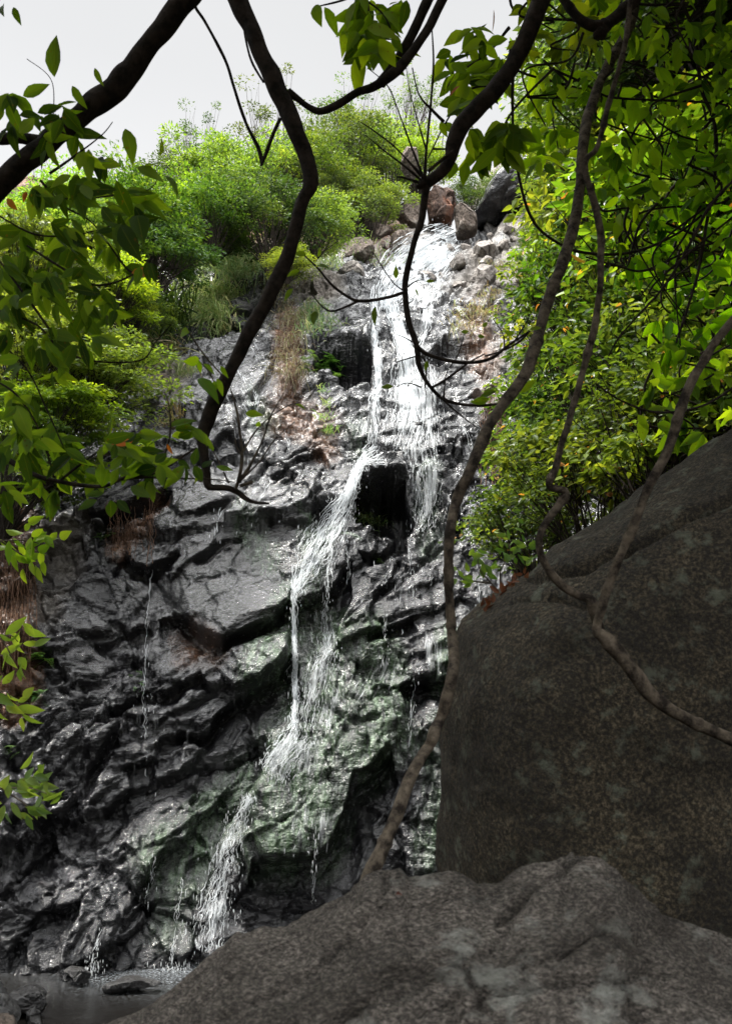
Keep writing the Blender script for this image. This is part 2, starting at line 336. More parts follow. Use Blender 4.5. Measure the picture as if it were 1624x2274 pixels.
M_vine = mat_bark('vine_bark', (.016, .012, .009), (.15, .122, .09))
M_root = mat_bark('dry_root', (.03, .016, .010), (.11, .06, .035))
M_strand = mat_water_strand(); M_veil = mat_veil(); M_pool = mat_pool(); M_soil = mat_soil()

# ------------------------------------------------------------------ the rock wall
ST = {-13: [(7, -1), (7.6, 1), (8.8, 4), (10, 7), (11.6, 9.5), (14, 12), (17.5, 16), (21, 20.5), (26, 24.5), (36, 29)],
      -6:  [(10.9, -1), (11.5, 1), (12.9, 4.6), (14.4, 8), (16.3, 10.8), (18.6, 13), (20.8, 16.5), (23.2, 20.3), (27, 24.3), (37, 29.5)],
      0:   [(11.7, -1), (12.3, 1), (13.6, 5), (15.3, 9), (17.6, 12.5), (20.0, 15.8), (22.4, 18.3), (24, 20.5), (27, 24.2), (37, 29.5)],
      4:   [(11.7, -1), (12.3, 1), (13.6, 5), (15.3, 9), (17.6, 12.8), (20.0, 16.0), (22.8, 19.0), (25, 20.8), (29, 24.2), (39, 28.5)],
      8:   [(9.5, -1), (10.1, 1), (11.6, 5), (13.6, 9), (16.0, 13.3), (18.5, 17.2), (21.6, 21), (26, 25.5), (33, 33), (45, 41)],
      14:  [(5, -1), (6, 1), (7.5, 5), (9.5, 10), (12, 15), (14, 19.5), (17.5, 24), (22.5, 30), (30, 38), (42, 47)]}
NR, NC = 1050, 820
q = np.concatenate([np.linspace(0, 6.25, 880, endpoint=False), np.linspace(6.25, 9, NR-880)])
a = np.linspace(-1, 1, NC); a = .78*a+.22*a**3
xs = np.array(sorted(ST)); st = np.array([ST[k] for k in xs], float)      # (6,10,2)
def smooth_idx(arr, qq):                                                  # Catmull-Rom on the profile index
    i = np.clip(np.floor(qq).astype(int), 0, 8); f = (qq-i)[:, None]
    g = lambda k: arr[np.clip(k, 0, 9)]
    p0, p1, p2, p3 = g(i-1), g(i), g(i+1), g(i+2)
    return .5*((2*p1)+(-p0+p2)*f+(2*p0-5*p1+4*p2-p3)*f*f+(-p0+3*p1-3*p2+p3)*f**3)
prof = np.stack([smooth_idx(st[k], q) for k in range(len(xs))])           # (6,NR,2)
width = np.interp(q, [0, 3, 6, 9], [9.5, 11, 14, 30])
X = width[:, None]*a[None, :]
YZ = np.empty((NR, NC, 2))
for r in range(NR):
    w = np.interp(X[r], xs, np.arange(len(xs))); i = np.clip(w.astype(int), 0, len(xs)-2); f = w-i; f = f*f*(3-2*f)*.6+f*.4
    YZ[r] = prof[i, r]*(1-f)[:, None]+prof[i+1, r]*f[:, None]
B = np.concatenate([X[..., None], YZ], -1)
U, V, T = project(B)
gr = np.gradient(B, axis=0); gc = np.gradient(B, axis=1)
Nn = np.cross(gc, gr); Nn /= np.linalg.norm(Nn, axis=-1, keepdims=True)    # outwards (towards -y, +z)
if Nn[500, 400, 1] > 0: Nn = -Nn
arc = np.cumsum(np.linalg.norm(gr, axis=-1), 0)
arc = arc[:, NC//2][:, None]+X*0
wx = fbm(X*.5, arc*.5, X*0, 2, 5)*.7; wy = fbm(X*.5, arc*.5, X*0+7, 2, 9)*.7
wx2 = fbm(X*2.4, arc*2.4, X*0, 3, 15)*.07; wy2 = fbm(X*2.4, arc*2.4, X*0+7, 3, 19)*.07
ca, sa = math.cos(math.radians(28)), math.sin(math.radians(28))
RX = (X*ca+arc*sa)+wx+wx2; RY = (-X*sa+arc*ca)+wy+wy2                      # bedding dips to the lower left
RX2 = (X*math.cos(.9)-arc*math.sin(.9))+wx2*3+wy*.4; RY2 = (X*math.sin(.9)+arc*math.cos(.9))+wy2*3+wx*.4
def plates(cx, cy, A, tilt, seed, crack, other=False):
    dx, dy, e, r1, r2, r3 = voro((RX2 if other else RX)/cx, (RY2 if other else RY)/cy, seed)
    h = (r1-.5)*A + dx*cx*(r2-.5)*tilt + dy*cy*(r3-.50)*tilt
    return h - crack*np.clip(1-e/.10, 0, 1)**1.5
SMO = np.clip(1-np.hypot((U-500)/260, (V-1290)/260)**2, 0, 1); SMO = np.maximum(SMO, np.clip(1-np.hypot((U-520)/130, (V-860)/110)**2, 0, 1)); SMO = np.clip(SMO*1.25, 0, 1); SMO = np.maximum(SMO, .5*np.clip(1-np.hypot((U-720)/160, (V-1720)/160)**2, 0, 1)); DT = 1-.6*SMO
H = plates(2.8, 2.1, .20, .36, 1, .09)+DT*(plates(1.2, .8, .07, .40, 2, .06)+plates(.45, .32, .04, .45, 3, .02)+plates(.17, .12, .010, .4, 4, .006))
H += DT*(plates(1.7, 1.0, .09, .34, 21, .05, True)+plates(.6, .35, .02, .35, 22, .02, True))
H += fbm(RX*.35, RY*.5, X*0, 3, 31)*.22 + fbm(RX*3, RY*5, X*0, 4, 33)*.03+fbm(X*13, arc*13, X*0, 3, 35)*.012
rough_l = np.clip((430-U)/300, 0, 1)*np.clip((V-1050)/200, 0, 1)           # the darker left is more broken
H += rough_l*(plates(.8, 1.0, .20, .7, 11, .10)+plates(.35, .4, .08, .6, 12, .04))

# traced blocks (height, direction to the lip, polygon) and recesses (depth, polygon)
BL = [
 (.55, (.2, 1), [(166,1146),(221,1150),(296,1129),(337,1112),(389,1095),(380,1060),(250,1040),(166,1060)]),
 (.40, (.3, 1), [(368,1129),(399,1095),(525,1092),(508,1133),(460,1150),(433,1167),(399,1160)]),
 (.55, (.2, 1), [(269,1218),(290,1201),(402,1208),(402,1229),(351,1249),(327,1266),(313,1252),(293,1249)]),
 (.35, (.5, 1), [(402,1211),(447,1181),(495,1170),(484,1211),(430,1249),(385,1283),(372,1266),(402,1232)]),
 (.85, (.4, 1), [(385,1341),(426,1293),(495,1280),(590,1290),(645,1317),(645,1348),(607,1382),(549,1406),(495,1437),(457,1406),(389,1355)]),
 (.45, (.2, 1), [(235,1365),(269,1348),(344,1355),(337,1389),(313,1386),(286,1406),(245,1379)]),
 (.85, (.5, 1), [(474,1468),(542,1430),(645,1396),(642,1447),(607,1492),(577,1516),(508,1522),(484,1488)]),
 (.40, (.2, 1), [(267,1593),(308,1563),(372,1573),(372,1593),(342,1617),(321,1614)]),
 (1.0, (.3, .8), [(662,1605),(700,1600),(837,1630),(863,1660),(857,1673),(821,1709),(785,1718),(775,1767),(759,1812),(727,1884),(681,1910),(581,1913),(561,1851),(540,1770),(564,1738),(600,1660)]),
 (.50, (.2, 1), [(824,1527),(857,1488),(908,1472),(993,1462),(993,1501),(922,1507),(883,1527)]),
 (.45, (.2, 1), [(746,1374),(785,1338),(824,1332),(954,1332),(960,1364),(915,1374),(850,1397),(814,1413),(782,1423),(753,1426)]),
 (.90, (0, 1), [(802,1025),(829,1000),(894,1003),(898,1073),(857,1079),(816,1083),(795,1079)]),
 (.45, (0, 1), [(918,1030),(997,1020),(1000,1066),(980,1086),(940,1080)]),
 (.45, (.3, 1), [(973,973),(1014,965),(1027,997),(1014,1018),(983,1008)]),
 (.95, (.1, 1), [(738,704),(803,695),(823,720),(827,776),(799,762),(717,749),(705,732)]),
 (.50, (.3, 1), [(610,1302),(650,1250),(700,1210),(770,1190),(772,1240),(745,1300),(700,1400),(640,1380)]),
 (.45, (.5, 1), [(390,850),(480,770),(590,770),(605,830),(560,870),(470,905),(410,890)]),
 (.30, (0, 1), [(545,755),(600,745),(612,770),(600,788),(548,782)]),
 (.50, (.4, 1), [(480,700),(520,668),(560,675),(540,700),(500,715)]),
 (.40, (.3, 1), [(930,640),(975,588),(1010,605),(1000,650),(960,690),(935,680)]),
 (.35, (.3, 1), [(992,570),(1040,560),(1048,590),(1020,622),(995,610)]),
 (.40, (.3, 1), [(1036,620),(1060,585),(1098,580),(1100,610),(1070,655),(1040,650)]),
 (.50, (.4, 1), [(600,1070),(650,1090),(700,1085),(690,1170),(640,1175),(560,1160),(530,1110)]),
]
RC = [
 (.9, [(221,1153),(389,1097),(385,1112),(337,1148),(249,1190),(235,1184)]),
 (.3, [(433,1169),(460,1152),(508,1135),(490,1150),(445,1170)]),
 (.6, [(245,1246),(269,1228),(296,1252),(313,1254),(327,1269),(372,1246),(402,1232),(358,1266),(327,1290),(245,1282)]),
 (.4, [(430,1249),(484,1215),(500,1205),(542,1190),(542,1200),(490,1225),(440,1256)]),
 (.6, [(389,1357),(495,1439),(607,1388),(645,1350),(645,1362),(607,1398),(491,1460),(453,1456),(358,1432),(351,1369)]),
 (1.0, [(554,1524),(600,1516),(635,1470),(650,1450),(660,1500),(640,1600),(590,1640),(513,1696),(424,1703),(427,1682),(461,1651),(380,1638),(461,1621),(478,1580),(513,1542)]),
 (.6, [(232,1580),(308,1542),(396,1525),(444,1501),(468,1535),(410,1541),(383,1580),(308,1558),(260,1588)]),
 (.7, [(273,1590),(239,1655),(191,1699),(171,1750),(130,1846),(160,1853),(191,1785),(219,1716),(267,1655)]),
 (.9, [(555,1910),(730,1892),(762,1830),(790,1750),(870,1676),(885,1740),(830,1830),(800,1900),(780,2010),(600,2010),(545,1970)]),
 (.6, [(883,1530),(922,1510),(993,1504),(990,1560),(920,1640),(905,1580)]),
 (.45, [(814,1415),(915,1377),(925,1402),(850,1428),(815,1443)]),
 (1.25, [(795,1085),(898,1078),(911,1114),(925,1148),(911,1179),(877,1185),(843,1179),(795,1161),(785,1114)]),
 (.8, [(874,1189),(904,1185),(908,1223),(891,1250),(802,1250),(792,1233),(850,1220),(863,1209)]),
 (.5, [(655,1001),(713,994),(740,1038),(713,1045),(650,1048),(610,1072),(600,1055),(640,1032)]),
 (.6, [(470,985),(500,955),(535,965),(545,1010),(530,1060),(480,1065)]),
 (1.25, [(695,757),(751,761),(799,768),(827,781),(823,841),(769,846),(741,822),(695,800)]),
 (.5, [(837,731),(861,721),(878,755),(885,793),(844,790)]),
 (.6, [(1011,694),(1076,677),(1110,632),(1144,636),(1093,690),(1052,710),(1004,710)]),
 (.7, [(655,1350),(745,1300),(775,1250),(778,1330),(745,1420),(700,1470),(662,1440)]),
 (.5, [(300,1450),(330,1470),(340,1520),(300,1530),(280,1480)]),
 (.5, [(270,1700),(330,1680),(350,1730),(320,1800),(290,1760)]),
 (.5, [(350,1640),(420,1620),(400,1700),(360,1760),(330,1720)]),
 (.4, [(560,870),(640,900),(640,912),(555,885)]),
 (.4, [(450,905),(560,895),(620,930),(610,942),(540,915),(450,920)]),
 (.5, [(1045,1180),(1090,1175),(1100,1195),(1060,1205)]),
 (.5, [(100,1230),(180,1180),(200,1230),(160,1330),(110,1330)]),
 (.4, [(410,1905),(460,1880),(470,1960),(430,2000),(400,1960)]),
]
jitU = U+fbm(X*2.2, arc*2.2, X*0, 3, 51)*11; jitV = V+fbm(X*2.2, arc*2.2, X*0+5, 3, 53)*11
Hb = np.zeros_like(H)
for hgt, d, poly in BL:
    k = near_poly(U, V, poly, 40); p = np.array(poly, float); dv = np.array(d, float); dv /= np.linalg.norm(dv)
    s = (p@dv); lo, hi = s.min(), s.max(); u, v = jitU[k], jitV[k]
    sdv = sdist(u, v, poly); ramp_ = np.clip((u*dv[0]+v*dv[1]-lo)/(hi-lo)*1.25, 0, 1)
    Hb[k] = np.maximum(Hb[k], hgt*.42*(ramp_*.75+.25)*np.clip(sdv/7+.3, 0, 1))
for dep, poly in RC:
    k = near_poly(U, V, poly, 40); sdv = sdist(jitU[k], jitV[k], poly); pp = np.array(poly, float); v_ = jitV[k]-.0*jitU[k]
    # distance below the lip, column by column of the outline
    top = np.full(U.shape, 1e9)[k]; bot = np.full(U.shape, -1e9)[k]; uu = jitU[k]
    for i in range(len(pp)):
        A_, B_ = pp[i], pp[(i+1) % len(pp)]
        if abs(A_[0]-B_[0]) < 1: continue
        m_ = (uu >= min(A_[0], B_[0])) & (uu <= max(A_[0], B_[0])); vv = A_[1]+(uu-A_[0])/(B_[0]-A_[0])*(B_[1]-A_[1])
        top = np.where(m_, np.minimum(top, vv), top); bot = np.where(m_, np.maximum(bot, vv), bot)
    fr = np.clip((v_-top)/(bot-top+1e-6), 0, 1)
    dd = dep*(.50 if dep < 1.2 else .9)*(1.15-(1.05 if dep < 1.2 else .35)*fr**.8)
    Hb[k] = np.where(sdv > -2, np.minimum(Hb[k], 0)-dd*np.clip(sdv/4+.4, 0, 1), Hb[k])
keep = 1-.35*np.clip(np.abs(Hb)/.4, 0, 1)
H = H*keep+Hb
# lower lips overhang a little: push along the outward normal and let blocks sag
P = B+Nn*H[..., None]
P[..., 2] -= np.clip(Hb, 0, 1)*.12
def band(pts):                                                           # soft mask round a polyline of (u,v,w)
    m = np.zeros_like(U)
    for (u0, v0, w0), (u1, v1, w1) in zip(pts[:-1], pts[1:]):
        e = np.array([u1-u0, v1-v0]); t = np.clip(((U-u0)*e[0]+(V-v0)*e[1])/(e@e), 0, 1)
        d = np.hypot(U-u0-t*e[0], V-v0-t*e[1])/(w0+(w1-w0)*t)
        m = np.maximum(m, np.clip(1.3-d, 0, 1))
    return m
nz = fbm(X*1.1, arc*1.1, X*0, 4, 61)
green = np.maximum.reduce([band([(640,1320,30),(600,1440,45),(560,1500,35)]), band([(660,1340,40),(620,1480,40)]), band([(700,1200,40),(690,1300,40)]),
   band([(740,1400,60),(700,1600,90),(650,1750,120),(640,1850,110)])*.95, band([(830,1400,50),(850,1560,60),(880,1640,60),(800,1700,60)]),
   band([(560,1700,50),(440,1850,60),(400,1950,70)])*.75, band([(950,1060,30),(950,1200,40)])*.7, band([(990,1400,25),(985,1500,25)]),
   band([(800,1200,5),(660,1150,5)]), band([(540,1170,30),(600,1250,40)])*.7, band([(360,1880,70),(370,2050,60)])*.6, band([(580,920,35),(560,870,20)])*.6,
   band([(795,940,40),(800,980,30)])*.6, band([(960,1900,40),(960,1600,30)])*.5])
dry = np.maximum.reduce([band([(1180,560,60),(1050,610,60)])*.75, band([(680,620,40),(720,640,40)]), band([(340,860,50),(380,830,40)])*.9, np.clip((560-V)/40, 0, 1)*np.clip((980-U)/60, 0, 1),
   np.clip((520-V)/30, 0, 1), band([(1150,700,60),(1100,900,40)])*.4, band([(130,1180,60),(100,1350,60)])*.45])
brown = np.maximum.reduce([band([(640,900,60),(700,930,60),(730,990,30)])*.75, band([(40,1150,50),(20,1400,60),(30,1550,50)]), band([(360,1120,20),(260,1200,30)]),
   band([(640,720,30),(640,850,35)]), band([(1060,700,40),(1080,880,30)])*.6, np.clip((585-V)/30, 0, 1)*np.clip((930-U)/50, 0, 1)*.8, band([(440,1430,60),(420,1400,40)])*.5])
for mname in ('green', 'dry', 'brown'):
    pass
green = np.clip(green*.95+nz*.5*(green > 0), 0, 1); dry = np.clip(dry+nz*.5*(dry > 0), 0, 1); brown = np.clip(brown+nz*.5*(brown > 0), 0, 1)
idx = np.arange(NR*NC).reshape(NR, NC)
F = np.stack([idx[:-1, :-1], idx[:-1, 1:], idx[1:, 1:], idx[1:, :-1]], -1).reshape(-1, 4)
cliff = mesh_np('cliff', P.reshape(-1, 3), F, M_cliff, attrs={'green': green, 'dry': dry, 'brown': brown, 'film': SMO}, smooth=True)
cliff['kind'] = 'structure'
PU, PV, PT = project(P)
sub = P[::3, ::3]; n0, n1 = sub.shape[:2]; id2 = np.arange(n0*n1).reshape(n0, n1)
F2 = np.stack([id2[:-1, :-1], id2[:-1, 1:], id2[1:, 1:], id2[1:, :-1]], -1).reshape(-1, 4)
BVH = BVHTree.FromPolygons(sub.reshape(-1, 3).tolist(), F2.tolist())
def hit(u, v):
    d = D(u, v, 1.0)-CAM; d = Vector(d).normalized()
    r = BVH.ray_cast(Vector(CAM), d)
    return np.array(r[0]) if r[0] is not None else D(u, v, 25)
def hitt(u, v): return float(project(hit(u, v))[2])

# ------------------------------------------------------------------ ground and pool
gx = np.linspace(-70, 70, 281); gy = np.linspace(-60, 12.5, 147); GX, GY = np.meshgrid(gx, gy)
def sm(x, a, b): t = np.clip((x-a)/(b-a), 0, 1); return t*t*(3-2*t)
bank = -1.0+1.7*(1-sm(GY, 2.2, 5.5))
right = sm(GX-.12*(9-GY), 2.2, 14)*16*sm(GY, -6, 4)
left = sm(-GX, 6.5, 16)*9
far = sm(-GY, 6, 50)*8
GZ = bank+right+left+far+fbm(GX*.4, GY*.4, GX*0, 4, 71)*.35
i3 = np.arange(GX.size).reshape(GX.shape)
F3 = np.stack([i3[:-1, :-1], i3[:-1, 1:], i3[1:, 1:], i3[1:, :-1]], -1).reshape(-1, 4)
g = mesh_np('ground', np.stack([GX, GY, GZ], -1).reshape(-1, 3), F3, M_soil); g['kind'] = 'structure'
def gz(x, y):
    i = int(np.clip(np.searchsorted(gy, y), 0, len(gy)-1)); j = int(np.clip(np.searchsorted(gx, x), 0, len(gx)-1)); return float(GZ[i, j])
wx_ = np.linspace(-9, 6, 151); wy_ = np.linspace(3, 13, 101); WX, WY = np.meshgrid(wx_, wy_)
fo = .7*np.exp(-((WX+2.6)**2/1.6+(WY-11.6)**2/.9))*1.2+np.exp(-((WX+4.7)**2/.15+(WY-11.9)**2/.1))+.05*np.exp(-((WY-11.4)**2/1.5))
WZ = fbm(WX*3, WY*3, WX*0, 3, 81)*.012
i4 = np.arange(WX.size).reshape(WX.shape); F4 = np.stack([i4[:-1, :-1], i4[:-1, 1:], i4[1:, 1:], i4[1:, :-1]], -1).reshape(-1, 4)
pw = mesh_np('pool_water', np.stack([WX, WY, WZ], -1).reshape(-1, 3), F4, M_pool, attrs={'foam': np.clip(fo, 0, 1)}); pw['kind'] = 'structure'

# ------------------------------------------------------------------ rocks
def boulder(name, outline, t, thick, mat, label, cat, group=None, amp=.05, fs=2.0, nth=160, nph=90, centre=None, seed=0, flat=.75, back=None, facet=0, cell=.5, cuts=0, bed=0, cracks=()):
    p = np.array(outline, float); c = np.array(centre, float) if centre else p.mean(0)
    th = np.linspace(0, 2*np.pi, nth, endpoint=False)
    # radius of the outline per direction
    R = np.zeros(nth)
    for i, q_ in enumerate(th):
        d = np.array([math.cos(q_), math.sin(q_)]); best = 0
        for k in range(len(p)):
            A, Bq = p[k]-c, p[(k+1) % len(p)]-c; e = Bq-A; den = d[0]*e[1]-d[1]*e[0]
            if abs(den) < 1e-9: continue
            s = (A[0]*e[1]-A[1]*e[0])/den; w = (A[0]*d[1]-A[1]*d[0])/den
            if s > 0 and -1e-6 <= w <= 1+1e-6: best = max(best, s)
        R[i] = best
    ph = np.linspace(-np.pi/2, np.pi/2, nph)
    TH, PH = np.meshgrid(th, ph)
    cs = np.abs(np.cos(PH))**flat; sn = np.sign(np.sin(PH))*np.abs(np.sin(PH))**(1.0)
    Rs = R.copy(); kk = max(3, nth//60)
    for _ in range(3): Rs = sum(np.roll(Rs, j) for j in range(-kk, kk+1))/(2*kk+1)
    C0 = D(c[0], c[1], t)
    wn_ = np.clip(np.cos(PH), 0, 1)**7; R2_ = Rs[None]*(1-wn_)+R[None]*wn_
    Q = D(c[0]+R2_*np.cos(TH), c[1]+R2_*np.sin(TH), t)-C0
    bk = back if back is not None else thick
    dep = np.where(sn > 0, -thick*sn, -bk*sn)                              # + away from the camera
    sc = np.where(dep < 0, (t+dep)/t, 1)
    fwd = (C0-CAM)/np.linalg.norm(C0-CAM)
    fwd = fwd*np.array([1, 1, .3]); fwd /= np.linalg.norm(fwd)
    Pp = C0+Q*(cs*sc)[..., None]+fwd*dep[..., None]
    if cuts:
        Rk = np.random.default_rng(500+seed); O = Pp-C0
        for _ in range(cuts):
            n_ = Rk.normal(0, 1, 3); n_ /= np.linalg.norm(n_); d_ = O@n_; lim = d_.max()*Rk.uniform(.62, .88); O = O-n_*np.maximum(d_-lim, 0)[..., None]*.93
        Pp = C0+O
    O = Pp-C0; nrm = O/(np.linalg.norm(O, axis=-1, keepdims=True)+1e-9)
    x, y, z = Pp[..., 0], Pp[..., 1], Pp[..., 2]
    h = fbm(x*fs, y*fs, z*fs, 4, 100+seed)*amp+fbm(x*fs*5, y*fs*5, z*fs*5, 3, 150+seed)*amp*.34
    if facet:
        k = cell; dx, dy, e, r1, r2, r3 = voro((x*.8+y*.3+z*.45)/k+fbm(x*2, y*2, z*2, 2, 3)*.3, (z*.9-x*.5+y*.3)/(k*.7), 200+seed)
        h = h+facet*((r1-.5)+dx*(r2-.5)+dy*(r3-.5))-facet*.25*np.clip(1-e/.08, 0, 1)
    if bed:
        al_ = (x*.80+y*.55+z*.2); pe_ = (-x*.36+y*.62+z*.80)
        wv_ = fbm(x*3, y*3, z*3, 3, 77)*.05
        st_ = fbm(al_*1.6, pe_*9+wv_*8, y*1.5, 5, 300+seed); h = h+bed*.7*st_+bed*.5*fbm(x*14, y*14, z*14, 5, 340+seed)+bed*.16*fbm(x*55, y*55, z*55, 3, 345+seed)
        vx, vy, ve, v1, v2, v3 = voro(al_/.34+wv_*4, pe_/.15+wv_*6, 360+seed); h = h+bed*(.9*(v1-.5)+1.1*vx*(v2-.5)+1.1*vy*(v3-.5))-bed*.35*np.clip(1-ve/.07, 0, 1)
        vx, vy, ve, v1, v2, v3 = voro(al_/.11+wv_*5, pe_/.05+wv_*9, 370+seed); h = h+bed*.28*(.9*(v1-.5)+1.1*vx*(v2-.5)+1.1*vy*(v3-.5))
    if bed: h = h*(1-.78*wn_)
    if cracks:
        cu, cv, _ = project(Pp); cu = cu+fbm(x*6, y*6, z*6, 3, 9)*14; cv = cv+fbm(x*6, y*6, z*6+3, 3, 9)*14
        for w_, dp_, *pl in cracks:
            for (u0, v0), (u1, v1) in zip(pl[:-1], pl[1:]):
                e = np.array([u1-u0, v1-v0], float); tt = np.clip(((cu-u0)*e[0]+(cv-v0)*e[1])/(e@e), 0, 1); dd = np.hypot(cu-u0-tt*e[0], cv-v0-tt*e[1])
                h = np.where(sn > -.1, h-dp_*np.exp(-(dd/w_)**2), h)
    Pp = Pp+nrm*(h)[..., None]
    V_ = Pp.reshape(-1, 3); ii = np.arange(nth*nph).reshape(nph, nth); r_ = np.roll(ii, -1, 1)
    F_ = np.stack([ii[:-1], r_[:-1], r_[1:], ii[1:]], -1).reshape(-1, 4)[:, ::-1]
    base = C0.copy(); base[2] = V_[:, 2].min()
    o = mesh_np(name, V_, F_, mat, origin=base); return tag(o, label, cat, group)

boulder('boulder', [(976,2200),(974,1900),(972,1700),(985,1560),(1003,1470),(1035,1385),(1100,1330),(1180,1275),(1232,1215),(1290,1172),(1370,1118),(1440,1058),(1530,1000),(1640,935),(1800,860),(2000,900),(2300,1300),(2400,2000),(2300,3000),(1700,3350),(1100,3250)],
        3.7, 1.0, M_boulder, 'huge dark lichen-spotted boulder behind the front rock, at right', 'boulder', amp=.06, fs=1.6, nth=520, nph=280, centre=(1600, 1950), flat=.38, seed=1, back=1.4, cracks=[(9, .05, (1190,1300), (1300,1268), (1400,1222), (1500,1160), (1640,1085)), (5, .02, (1150,1360), (1230,1340), (1300,1350))])
boulder('boulder', [(100,2420),(240,2275),(380,2190),(450,2130),(490,2097),(522,2066),(560,2068),(590,2056),(625,2064),(700,2025),(770,1995),(812,1948),(845,1936),(890,1937),(907,1962),(960,1944),(1012,1934),(1042,1945),(1062,1963),(1112,1955),(1150,1928),(1182,1909),(1237,1900),(1262,1922),(1302,1906),(1337,1918),(1367,1935),(1402,1968),(1440,2000),(1497,2035),(1570,2062),(1640,2090),(1900,2200),(2300,2500),(2400,3200),(1500,4200),(300,4100),(-300,3300)],
        1.75, 1.05, M_front, 'rough brown grey bedded rock filling the bottom foreground, out of focus', 'boulder', amp=.045, fs=4.5, nth=900, nph=420, centre=(1050, 2750), flat=.5, seed=2, back=.6, bed=.085, cracks=[(9, .035, (1245,1935), (1182,1958)), (8, .03, (1345,2060), (1237,2118), (1170,2140)), (10, .04, (1165,1972), (1110,2036)), (7, .02, (850,1950), (862,1985), (820,2030)), (7, .022, (520,2140), (440,2200), (360,2270)), (6, .018, (620,2110), (540,2170), (470,2230)), (6, .02, (900,2050), (800,2110)), (7, .025, (1624,2225), (1480,2180), (1420,2110)), (9, .03, (1010,2190), (930,2240)), (6, .015, (1000,1965), (960,2020))])
pool_st = [([(130,2160),(158,2148),(185,2150),(205,2166),(200,2180),(150,2182)], 9.7, .25, 'small wet stone at the pool edge, furthest of the pool stones'),
           ([(205,2185),(245,2176),(290,2168),(340,2172),(362,2184),(340,2196),(230,2204)], 9.4, .3, 'flat wet stone with a pale wet top, lying in mid-pool'),
           ([(20,2215),(60,2190),(115,2186),(118,2215),(100,2245),(50,2262),(20,2240)], 8.6, .4, 'broad flat-topped dark stone in the pool, near the left edge'),
           ([(60,2250),(75,2236),(92,2244),(96,2275),(80,2300),(58,2290)], 7.6, .2, 'small pointed stone standing in front of the flat-topped pool stone'),
           ([(-80,2180),(-20,2168),(14,2200),(48,2245),(40,2300),(-80,2310)], 7.7, .5, 'smooth black rock at the lower left edge of the pool'),
           ([(-60,2260),(0,2248),(30,2262),(48,2300),(20,2380),(-60,2380)], 6.9, .4, 'rough brown stone at the bottom left corner of the pool')]
for i, (ol, t, th_, lb) in enumerate(pool_st):
    boulder('stone', ol, t, th_, M_stone if i != 5 else M_brown, lb, 'stone', 'stones in the pool', amp=.05, fs=3, nth=72, nph=40, seed=20+i, flat=.6, facet=.05, cell=.3, cuts=12)
# rocks at the top of the fall
ts_ = hitt(1095, 470)-.6
boulder('rock_slab', [(1052,480),(1075,440),(1110,415),(1150,385),(1180,355),(1215,330),(1240,360),(1230,420),(1190,460),(1160,500),(1100,515),(1060,510)], ts_, 2.2, M_cliff, 'steep wet black slab with a thin cascade, above the fall at upper right', 'rock', amp=.3, fs=.5, nth=140, nph=80, seed=31, flat=.7, facet=.25, cell=1.2, cuts=4)
tp_ = hitt(975, 505)-.5
boulder('rock_spire', [(955,520),(946,470),(950,430),(962,408),(985,402),(1002,415),(1010,450),(1006,490),(1000,522),(975,530)], tp_, 1.2, M_rust, 'upright rust-orange stained rock beside the top of the fall', 'rock', amp=.2, fs=.8, nth=120, nph=70, seed=32, flat=.5, facet=.35, cell=1.0, cuts=14)
tops = [([(1008,475),(1022,458),(1048,462),(1062,488),(1056,520),(1012,522)], 29.3, 1, M_brown, 'grey brown rock between the orange stained rock and the black slab'),
        ([(862,480),(880,450),(915,445),(940,460),(945,520),(925,545),(868,530)], 29, 1.2, M_brown, 'squat brown rock just left of the upright orange stained rock'),
        ([(856,548),(872,522),(905,520),(915,540),(912,560),(866,566)], 27.5, .8, M_brown, 'square brown rock left of the bright top of the fall'),
        ([(800,520),(828,495),(862,500),(870,525),(850,550),(805,548)], 28, .9, M_brown, 'brown block in the dry slope left of the square brown rock'),
        ([(752,500),(778,485),(802,490),(806,515),(780,525),(755,518)], 28.5, .8, M_grey, 'pale flat block high on the dry slope, left of the fall'),
        ([(745,560),(770,538),(820,540),(835,560),(820,585),(750,590)], 26, .9, M_brown, 'low broad brown rock on the dry slope above the grassy ledge'),
        ([(752,600),(770,584),(800,585),(812,600),(812,625),(760,630)], 23.6, .8, M_grey, 'grey ledge rock touching the left side of the white water'),
        ([(690,632),(706,612),(736,608),(745,640),(735,690),(700,690)], 22.6, .7, M_grey, 'smooth pale grey rock above the dry grass ledge'),
        ([(892,358),(905,342),(925,345),(928,378),(905,386),(893,376)], 34, 1.2, M_brown, 'pale rock peeping out of the hilltop bushes'),
        ([(1113,512),(1118,500),(1135,498),(1142,508),(1138,518),(1118,520)], 28.6, .4, M_grey, 'small grey stone below the black slab'),
        ([(992,590),(1002,570),(1030,565),(1046,578),(1040,600),(1012,618),(996,610)], 23.2, .6, M_grey, 'round brown grey boulder with a crack, right of the upper cascade'),
        ([(1050,555),(1068,540),(1098,545),(1104,565),(1085,585),(1058,580)], 24.4, .6, M_grey, 'grey boulder up and right of the cracked round boulder'),
        ([(1040,650),(1042,620),(1065,590),(1098,585),(1106,610),(1080,655),(1055,662)], 22.6, .7, M_grey, 'large leaning grey slab below and right of the cracked round boulder'),
        ([(340,860),(352,842),(372,840),(382,858),(370,880),(345,878)], 17.6, .4, M_brown, 'loose angular stone at the left rim of the wet face, upper of two'),
        ([(322,878),(335,862),(358,872),(362,895),(340,908),(322,898)], 17.2, .35, M_stone, 'loose angular stone at the left rim of the wet face, lower of two'),
        ([(494,690),(510,672),(550,668),(562,688),(545,708),(505,712)], 19.5, .6, M_stone, 'dark jutting block under the hanging grass'),
        ([(478,712),(500,702),(540,712),(552,722),(535,735),(490,728)], 19.0, .5, M_stone, 'flat dark slab under the jutting block')]
